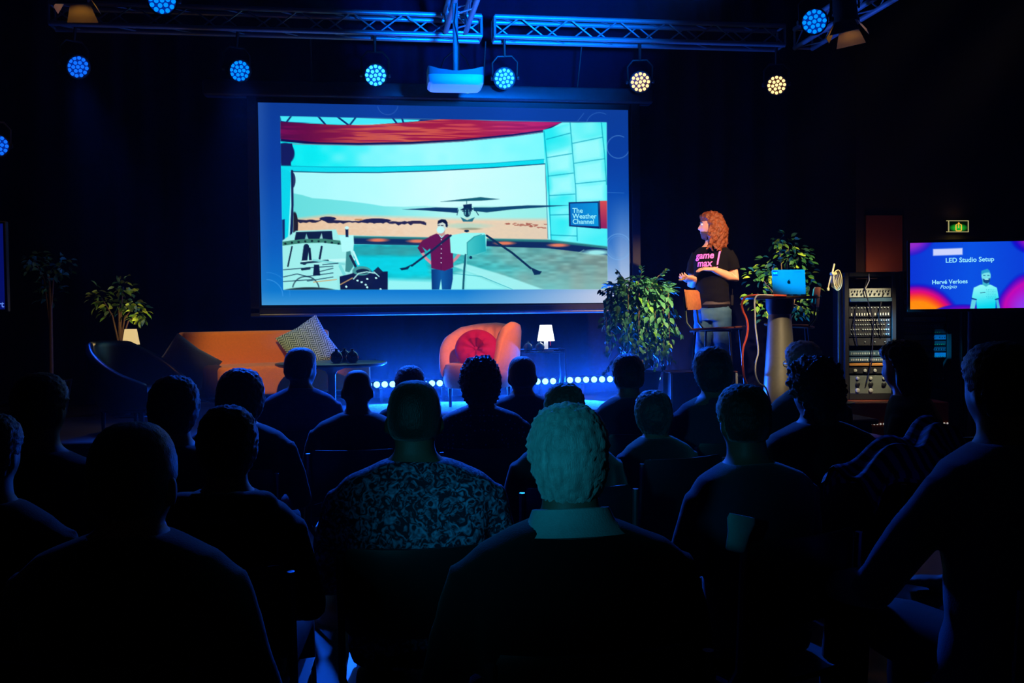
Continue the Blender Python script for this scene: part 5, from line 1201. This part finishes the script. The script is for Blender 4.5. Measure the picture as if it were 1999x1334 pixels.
    if hair: link('hair', hair_mb(Rh, hc, hair, seed).mesh('hair'), hmat, t, True, None)
    if collar:
        m = MB(); rr = []
        for z, g, y in ((.996, .062, .002), (1.02, .026, .010), (1.046, .015, .016), (1.047, .006, .016), (1.02, .01, .010), (.99, .04, .002)):
            rr.append([((.064 + g) * 1.05 * math.cos(a), y + (.062 + g * .6) * math.sin(a), z - .012 * math.sin(a)) for a in [2 * PI * i / 32 for i in range(32)]])
        m.rings(rr + [rr[0]], cap=False); m.build('collar', collar, t)
    if glasses:
        m = MB()
        for s in (-1, 1):
            m.tube([Rh @ Vector((s * .032 + .022 * math.cos(a), .103, .010 + .018 * math.sin(a))) + hc for a in [2 * PI * i / 14 for i in range(15)]], .0022, 5); m.tube([Rh @ Vector((s * .054, .10, .012)) + hc, Rh @ Vector((s * .083, .0, .008)) + hc, Rh @ Vector((s * .082, -.012, .0)) + hc], .0022, 5)
        m.tube([Rh @ Vector((-.01, .106, .012)) + hc, Rh @ Vector((.01, .106, .012)) + hc], .002, 5); m.build('glasses', CHROME, t)
    if chair: seat_for(t.location, by, label)
    return t
HM = {k: M('hair_' + k, rgb(*c), .55, 0, .75 if c[0] > 80 else .4, 26, .35, 120, sheen=.3, stretch=(3, 3, .5)) for k, c in {'black': (16, 14, 14), 'brown': (44, 30, 22), 'dark': (28, 22, 18), 'grey': (150, 150, 142), 'white': (200, 200, 198), 'salt': (90, 90, 92)}.items()}
def fab(name, c, **k): return M('cloth_' + name, rgb(*c), .9, 0, .2, 40, .2, 260, sheen=.3, spec=.2, **k)
FB = {'black': fab('black', (12, 12, 14)), 'navy': fab('navy', (26, 32, 52)), 'char': fab('charcoal', (34, 35, 40)), 'denim': fab('denim', (52, 72, 110)), 'grey': fab('grey', (84, 88, 98)), 'ink': fab('ink', (8, 9, 13)), 'blue': fab('dusty_blue', (66, 84, 120))}
LEAFY = pattern('leafy_print', rgb(12, 18, 40), rgb(130, 156, 190), 'leaf', 40, .44, .72); DOTTY = pattern('dotted_print', rgb(96, 112, 170), rgb(18, 22, 42), 'dots', 44, .18, .24); STRIPE = pattern('knit_stripes', rgb(22, 26, 50), rgb(90, 104, 150), 'stripes', 9, .35, .6)
TEALC = M('pale_collar_cloth', rgb(120, 140, 138), .85, 0, .15, 60, .2, 260)
# one chair, copied to every seat
def chair_proto():
    t = thing('audience_chair', 'x', 'chair', (0, 0, -50), 0, 'audience chairs')
    PL = M('chair_shell', rgb(18, 19, 23), .4); FRM = M('chair_tube', rgb(110, 114, 122), .3, .9)
    m = MB(); rr = []
    for y, z, w_ in ((.24, .405, .19), (.22, .425, .205), (.0, .415, .21), (-.17, .41, .205), (-.2, .415, .19)): rr.append([(-w_, y, z), (-w_ * .5, y, z - .012), (0, y, z - .015), (w_ * .5, y, z - .012), (w_, y, z), (w_ * .5, y, z - .03), (0, y, z - .032), (-w_ * .5, y, z - .03)])
    m.rings(rr); m.build('seat', PL, t)
    m = MB(); rr = []
    for z, y0, w_ in ((.56, -.175, .19), (.58, -.185, .205), (.7, -.205, .21), (.79, -.215, .205), (.815, -.215, .19)): rr.append([(w_ * u, y0 - .05 * (1 - u * u) + g, z) for u, g in ((-1, 0), (-.5, 0), (0, 0), (.5, 0), (1, 0), (.5, .016), (0, .016), (-.5, .016))])
    m.rings(rr); m.build('backrest', PL, t)
    for s in (-1, 1):
        MB().tube([(s * .2, -.15, .395), (s * .213, -.2, .45), (s * .213, -.225, .8)], .011, 8).build('back_post', FRM, t)
        for y in (1, -1): MB().tube([(s * .19, y * .16, .395), (s * .225, y * .23, .0)], .011, 8).build('leg', FRM, t)
        MB().tube([(s * .19, -.17, .39), (s * .19, .19, .39)], .010, 8).build('seat_rail', FRM, t)
    return t
CH0 = chair_proto(); CH_USED = [False]
def seat_for(loc, rz, label, own=None):
    if CH_USED[0]: c = copy_tree(CH0)
    else: c = CH0; CH_USED[0] = True
    c.location = (loc[0], loc[1], 0); c.rotation_euler = (0, 0, rz)
    c['label'] = own or ('audience chair under the ' + ' '.join(label.split(',')[0].split()[:11]))
    return c
# back to front: (pixel of the head top, distance) with what sets each apart
audience(255, 828, 2.1, 172, 'close-cropped big head at far left front, green gleam on its side', 'buzz', HM['black'], FB['black'], body_yaw=-.1, seed=1, wide=1.1)
audience(1109, 795, 2.12, 156, 'grey-haired person with a pale collar and dark sweater, nearest the camera', 'grey', HM['grey'], M('cloth_soft_black', rgb(5, 6, 9), .95, 0, .2, 40, .2, 260, sheen=.06, spec=.1), collar=TEALC, seed=2, wide=1.16, face=.02)
audience(808, 745, 2.98, 108, 'person in a leafy print shirt, left of the grey-haired one', 'buzz', HM['dark'], LEAFY, seed=3, wide=1.14, face=-.03, fine=.011)
audience(442, 796, 2.78, 108, 'hooded dark figure with a blue rim, right of the cropped head', 'thick', HM['black'], FB['black'], seed=4, hood=True, wide=.95)
audience(1453, 757, 3.05, 96, 'dark-haired person with a booklet on the lap, left of the curly-haired one', 'short', HM['black'], FB['navy'], body_yaw=.28, seed=5, wide=1.05)
audience(1592, 705, 3.9, 98, 'curly-haired person in black, right of the tall conical column', 'messy', HM['dark'], FB['black'], seed=6, wide=1.15)
audience(1955, 676, 2.6, 125, 'person in a striped knit with bent arm at the right edge', 'short', HM['black'], FB['denim'], pose='elbow', body_yaw=.15, seed=7, wide=1.1)
audience(76, 735, 3.2, 94, 'shadowy person in profile at the far left, second from the edge', 'short', HM['black'], FB['black'], seed=8)
audience(-22, 815, 2.6, 100, 'shadowy person cut off by the left edge', 'short', HM['black'], FB['black'], seed=9)
audience(338, 737, 3.6, 92, 'dark head with a blue rim, in front of the sofa\'s left end', 'thick', HM['black'], FB['black'], seed=10)
audience(468, 724, 4.4, 92, 'dark-haired person before the sofa seat, blue light on one shoulder', 'thick', HM['black'], FB['navy'], seed=11, wide=1.1)
audience(1102, 750, 3.9, 76, 'short dark-haired head just beyond the grey-haired person', 'thick', HM['brown'], FB['black'], seed=12)
audience(1276, 765, 4.6, 70, 'dark-haired person turned to the screen, below the hanging fig', 'thick', HM['black'], FB['black'], body_yaw=.2, seed=13)
audience(697, 722, 5.0, 60, 'bald round head in front of the coffee table', None, None, FB['black'], seed=14, wide=1.1)
audience(937, 702, 5.0, 80, 'curly-haired person in a dotted shirt before the peach chair', 'curly', HM['black'], DOTTY, seed=15, wide=1.05, face=-.02, fine=.013)
audience(1391, 680, 5.1, 72, 'thick-haired person in front of the black case', 'thick', HM['black'], FB['navy'], seed=16)
audience(1569, 668, 5.1, 60, 'white-haired person with glasses in front of the tall column', 'grey', HM['white'], FB['ink'], glasses=True, seed=17)
audience(1764, 668, 4.7, 68, 'long-haired person in profile holding a tablet before the racks', 'bob', HM['black'], FB['ink'], pose='phone', body_yaw=.35, gaze=.95, seed=18, skin=SKIN)
audience(586, 680, 5.85, 58, 'long-necked person with cropped hair before the chevron cushion', 'buzz', HM['dark'], FB['blue'], seed=19, gaze=-.75, face=-.1)
audience(800, 718, 5.9, 62, 'far head peeking over the leafy print shirt wearer', 'short', HM['brown'], FB['black'], seed=20)
audience(1019, 697, 5.9, 56, 'cropped head in front of the side table', 'buzz', HM['dark'], FB['navy'], seed=21)
audience(1226, 695, 5.5, 58, 'short-haired head before the LED batten and the hanging fig', 'short', HM['dark'], FB['navy'], seed=22)
c = at_d(1850, 735, 5.2); seat_for((c.x, c.y), .25, '', 'empty audience chair lit blue, under the presentation monitor')

# things on laps and chairs
def booklet(px, py, d, w_, label, yaw, tilt, mat, name='booklet', cat='booklet'):
    q = at_d(px, py, d); m = MB()
    for s in (-1, 1):
        R = Rz(yaw) @ Matrix.Rotation(tilt, 3, 'X') @ Matrix.Rotation(-s * rad(9), 3, 'Y'); m.box(R @ Vector((s * w_ / 4, .07, 0)), (w_ / 2, .15, .006), R, .001)
    return tag(m.build(name, mat, None, True, .5, q), label, cat)
PAPER = M('pale_paper', rgb(190, 205, 210), .6, 0, .08)
booklet(1310, 1090, 3.36, .135, 'open booklet on the lap left of the front dark-haired person', rad(14), rad(6), PAPER)
booklet(1286, 975, 4.45, .125, 'open booklet on a lap below the hanging fig', rad(5), rad(6), PAPER)
def slab(px, py, d, size, R, mat, name, label, cat):
    q = at_d(px, py, d); return tag(MB().box((0, 0, 0), size, R, .004, 2).build(name, mat, None, True, .5, q), label, cat)
slab(1692, 852, 4.25, (.16, .23, .01), Rz(.9) @ Matrix.Rotation(.15, 3, 'X'), M('tablet_shell', rgb(120, 130, 150), .3, .5), 'tablet', 'flat tablet held by the long-haired person in profile', 'tablet')
def tote():
    q = at_d(1442, 1042, 2.72); m = MB(); R = Rz(.2) @ Matrix.Rotation(.25, 3, 'Y'); rr = []
    for z, w_, th in ((-.05, .026, .01), (-.045, .030, .016), (0, .033, .02), (.035, .034, .013), (.05, .03, .006)): rr.append([R @ Vector((w_ * math.cos(a) + .012 * (z > .03) * math.cos(a), th * math.sin(a), z)) for a in [2 * PI * i / 20 for i in range(20)]])
    m.rings(rr)
    tag(m.build('cloth_pouch', M('teal_lit_cloth', rgb(120, 170, 170), .8, 0, .15, 60, .2, 200), None, True, .9, q), 'small pale teal cloth pouch tucked behind the booklet reader\'s chair', 'bag')  # pale cloth; the teal light on it is put into the colour
tote()
def jacket():
    q = at_d(1760, 955, 2.95); m = MB(); rr = []
    for i in range(19):
        u = i / 18; a = PI * u; rr.append([(-.22 + .44 * v, .10 * math.cos(a) + .02 * math.sin(9 * v), .06 + .085 * math.sin(a) + .018 * math.sin(13 * v + 5 * u) + .012 * math.sin(21 * u) - .10 * max(0, .35 - v)) for v in [k / 24 for k in range(25)]])
    m.rings(rr, cap=False, closed=False); rr2 = [[(x, y * .9, z - .012) for x, y, z in r] for r in rr]; m.rings(rr2, cap=False, closed=False)
    o = m.build('folded_scarf', STRIPE, None, True, None, q); o.rotation_euler = (0, rad(-12), rad(20)); tag(o, 'striped woollen scarf bundled on the lap at the right edge', 'scarf')
jacket()

# ---------------------------------------------------------------- the speaker on stage
def speaker():
    fl = at_d(1391, 600, 9.07); top = at_d(1390, 417, 9.07).z; H = top - STAGE_Z; sc = H / 1.80
    fv = Vector((-.62, -.78, 0)).normalized(); rz = math.atan2(-fv.x, fv.y)
    t = thing('person', 'speaker standing on stage with long wavy auburn hair, black printed T-shirt and jeans', 'person', (fl.x + .0, fl.y, STAGE_Z), rz); t.scale = (sc, sc, sc)
    look = math.atan2(.97, .25); Rh = Rz(look - rz) @ Matrix.Rotation(rad(6), 3, 'X') @ Matrix.Scale(1.04, 3); hc = Vector((0.0, .03, 1.672))
    T = [(0, .0, .84, .165, .115), (0, 0, .92, .170, .12), (0, .008, 1.02, .160, .118), (0, .012, 1.12, .160, .120), (0, .010, 1.24, .172, .122), (0, .0, 1.34, .186, .118), (0, -.01, 1.41, .192, .105), (0, -.014, 1.455, .175, .088), (0, -.012, 1.485, .125, .075), (0, -.006, 1.508, .078, .066), (0, .0, 1.53, .062, .060), (0, .012, 1.60, .058, .060)]
    T = [(x, y, z, a * (.86 if z < 1.5 else 1), bb * .95) for x, y, z, a, bb in T]
    b = MB(); b.rings(torso_rings(T)); b.rings(head_pts(96, 72, Rh, hc)); ear_mb(b, Rh, hc)
    arms = {-1: (Vector((-.160, -.01, 1.405)), Vector((-.210, -.02, 1.180)), Vector((-.075, .19, 1.268))), 1: (Vector((.160, -.01, 1.405)), Vector((.205, .0, 1.13)), Vector((.105, .205, 1.185)))}
    hd = {-1: (Vector((.80, .30, .06)), Vector((.05, .3, 1))), 1: (Vector((.42, .62, .04)), Vector((-.5, .1, -.75)))}
    for s, (sh, el, wr) in arms.items():
        b.tube([sh, sh.lerp(el, .5), el, el.lerp(wr, .3), el.lerp(wr, .7), wr], [.054, .049, .041, .043, .034, .027], 16)
        hand_mb(b, wr, hd[s][0], hd[s][1], 1.02, .42 if s < 0 else .75, 1 if s < 0 else -1, .12, 0 if s < 0 else 1)
        x = s * .084; b.tube([(x, .0, .90), (x * 1.1, .01, .66), (x * 1.15, .015, .48), (x * 1.2, -.005, .3), (x * 1.25, -.01, .09)], [.088, .074, .055, .054, .040], 16)
    link('body', remesh(b, 'body', .0058, 2, .35), SKIN, t, True, None)
    # T-shirt
    TS = M('black_tshirt', rgb(6, 6, 7), .9, 0, .2, 40, .15, 260, spec=.12); m = MB()
    m.rings(torso_rings([q for q in T if .86 < q[2] < 1.50], .014))
    for s, (sh, el, wr) in arms.items(): m.tube([sh + Vector((-s * .03, 0, .01)), sh.lerp(el, .3), sh.lerp(el, .62)], [.074, .072, .068], 16)
    me = remesh(m, 'tshirt', .008, 3, .4)
    ruffle(me, lambda p: noise.noise(Vector((p.x * 6, p.y * 6, p.z * 20))) * (.003 + .009 * smoothstep(1.2, .95, p.z)) + .004 * smoothstep(1.2, .95, p.z))
    ts = link('tshirt', me, TS, t, True, None)
    # lettering laid on the chest
    from mathutils.bvhtree import BVHTree
    bvh = BVHTree.FromPolygons([v.co for v in me.vertices], [tuple(p.vertices) for p in me.polygons])
    q = MB(); tm = MB()
    g = text_mb('game', .090, .0025, .10); tm.add([(v[0], v[1] + .0, 0) for v in g.v], g.f); g = text_mb('max', .090, .0025, .10); tm.add([(v[0] + .022, v[1] - .074, 0) for v in g.v], g.f)
    tm.add([(.232, .062, 0), (.250, .066, 0), (.236, -.062, 0), (.222, -.066, 0)], [(0, 3, 2, 1)]); tm.add([(.220, -.082, 0), (.234, -.079, 0), (.231, -.096, 0), (.217, -.098, 0)], [(0, 3, 2, 1)])
    bm = bmesh.new(); me2 = tm.mesh('t'); bm.from_mesh(me2); bmesh.ops.triangulate(bm, faces=bm.faces[:])
    for _ in range(2): bmesh.ops.subdivide_edges(bm, edges=[e for e in bm.edges if e.calc_length() > .012], cuts=1); bmesh.ops.triangulate(bm, faces=bm.faces[:])
    for v in bm.verts:
        x0, z0 = .128 - v.co.x * .95, 1.375 + v.co.y
        h = bvh.ray_cast(Vector((x0, .6, z0)), Vector((0, -1, 0)))
        v.co = (h[0] + Vector((0, .0025, 0))) if h[0] is not None else Vector((x0, .13, z0))
    bm.to_mesh(me2); bm.free(); link('lettering', me2, M('pink_print', rgb(214, 110, 214), .7, 0, .1, 60, emit=(.7, .2, .7), power=0.0), ts, False)
    # jeans
    JN = M('blue_jeans', rgb(48, 92, 116), .8, 0, .45, 9, .2, 300); m = MB()
    m.rings(torso_rings([(0, 0, .80, .142, .112), (0, 0, .86, .152, .118), (0, 0, .93, .152, .118), (0, .002, .965, .148, .116)], .008))
    for s in (-1, 1): x = s * .084; m.tube([(x, .0, .90), (x * 1.1, .01, .66), (x * 1.15, .018, .48), (x * 1.2, .0, .28), (x * 1.25, -.01, .07)], [.100, .086, .071, .066, .064], 18)
    me = remesh(m, 'jeans', .010, 3, .4)
    ruffle(me, lambda p: noise.noise(Vector((p.x * 9, p.y * 9, p.z * 26))) * .007 + noise.noise(p * 7) * .004)
    jn = link('jeans', me, JN, t, True, None)
    m = MB(); m.rings(torso_rings([(0, .001, .945, .162, .131), (0, .001, .947, .165, .134), (0, .001, .975, .163, .132), (0, .001, .977, .159, .128)], .0), cap=False); m.build('belt', M('dark_belt', rgb(50, 44, 40), .6), t)
    MB().box((-.168, -.060, .985), (.03, .065, .10), Rz(.35), .006).build('belt_pack', BLACKM, t); MB().tube([(-.172, -.055, 1.03), (-.174, -.055, 1.09)], .004, 6).build('antenna', BLACKM, t)
    for s in (-1, 1):
        m = MB(); m.rings([[(s * .12 + w_ * math.cos(a), y, .045 + h_ * math.sin(a) if math.sin(a) > 0 else .045 + .044 * math.sin(a)) for a in [2 * PI * i / 16 for i in range(16)]] for y, w_, h_ in ((-.10, .026, .05), (-.07, .037, .06), (0, .041, .055), (.08, .048, .034), (.15, .043, .022), (.185, .022, .01))]); m.build('shoe', SHOE, t)
    # long wavy hair, parted, falling to the shoulders
    m = MB(); rr = random.Random(3)
    cap_ = hair_mb(Rh, hc, 'long', 5); cap2 = hair_mb(Rh, hc, 'thick', 5); m.add(cap2.v, cap2.f)
    for k in range(130):
        a = rr.uniform(PI * .94, PI * 2.06); st_ = rr.uniform(.2, 1.0); r0 = .088
        p0 = Vector((.07 * math.cos(a) * st_, .088 * math.sin(a) * st_ + .012, .125 - .06 * st_ * st_)); pts = []; ln = rr.uniform(.22, .325); w0 = rr.uniform(0, 6.28)
        for j in range(9):
            u = j / 8; R_ = r0 * (1 + .34 * math.sin(min(1, u * 1.5) * PI / 2)) ; tgt = Vector((R_ * .98 * math.cos(a), R_ * 1.12 * math.sin(a) - .006, .10 - ln * u))
            w_ = .021 * u; p = p0.lerp(tgt, smoothstep(0, .38, u)); p += Vector((w_ * math.sin(w0 + 11 * u), w_ * math.cos(w0 + 12 * u), 0)); pts.append(Rh @ p + hc)
        m.tube(pts, [.012, .014, .015, .015, .014, .014, .013, .011, .006], 7)
    me = remesh(m, 'hair', .0055, 1, .3)
    ruffle(me, lambda p: noise.noise(p * 30) * .013 + noise.noise(p * 80) * .005)
    link('hair', me, M('auburn_hair', rgb(104, 50, 15), .45, 0, .9, 34, .6, 150, spec=.4), t, True, None)
    # beard and moustache, eyes, brows
    m = MB(); rows = head_pts(64, 48, Rh, hc); out = []
    Ri = Rh.inverted()
    for r in rows:
        o = []
        for p in r:
            l = Ri @ (p - hc); k = smoothstep(-.040, -.062, l.z) * smoothstep(-.01, .03, l.y); lips = math.exp(-((l.z + .066) / .009) ** 2 - (l.x / .02) ** 2) * (l.y > 0)
            k *= 1 - .9 * lips; n_ = (p - hc).normalized(); o.append(p + n_ * (-.010 + .019 * k + .004 * k * noise.noise(p * 60)))
        out.append(o)
    m.rings(out); m.build('beard', M('dark_beard', rgb(66, 40, 24), .7, 0, .4, 60, .4, 240), t, True, None)
    for s in (-1, 1):
        c0 = Rh @ Vector((s * .031, .081, .010)) + hc; m = MB(); m.ball(c0, .0115, 14, 10); e = m.build('eye', M('eye_white', rgb(220, 216, 210), .2, 0, 0), t)
        MB().ball(Rh @ Vector((s * .031, .0905, .010)) + hc, (.0048, .003, .0048), 10, 6, Rh).build('iris', M('iris_brown', rgb(40, 26, 18), .2, 0, 0), e)
        MB().tube([Rh @ Vector((s * .012, .099, .027)) + hc, Rh @ Vector((s * .03, .097, .034)) + hc, Rh @ Vector((s * .05, .082, .028)) + hc], [.003, .0042, .002], 6).build('eyebrow', M('dark_beard', None), t)
    # what the right hand holds
    wr = arms[1][2]; f = hd[1][0].normalized(); R = t.matrix_basis
    bpy.context.view_layer.update()
    p = t.matrix_world @ (wr + f * .135 + Vector((0, .0, -.012)))
    o = MB().box((0, 0, 0), (.032, .105, .016), Rz(rz) @ Matrix.Rotation(-.1, 3, 'X'), .006, 2).build('slide_clicker', M('clicker_tan', rgb(120, 96, 60), .5), None, True, .6, p)
    tag(o, 'small slide clicker held in the speaker\'s hand', 'remote')
speaker()
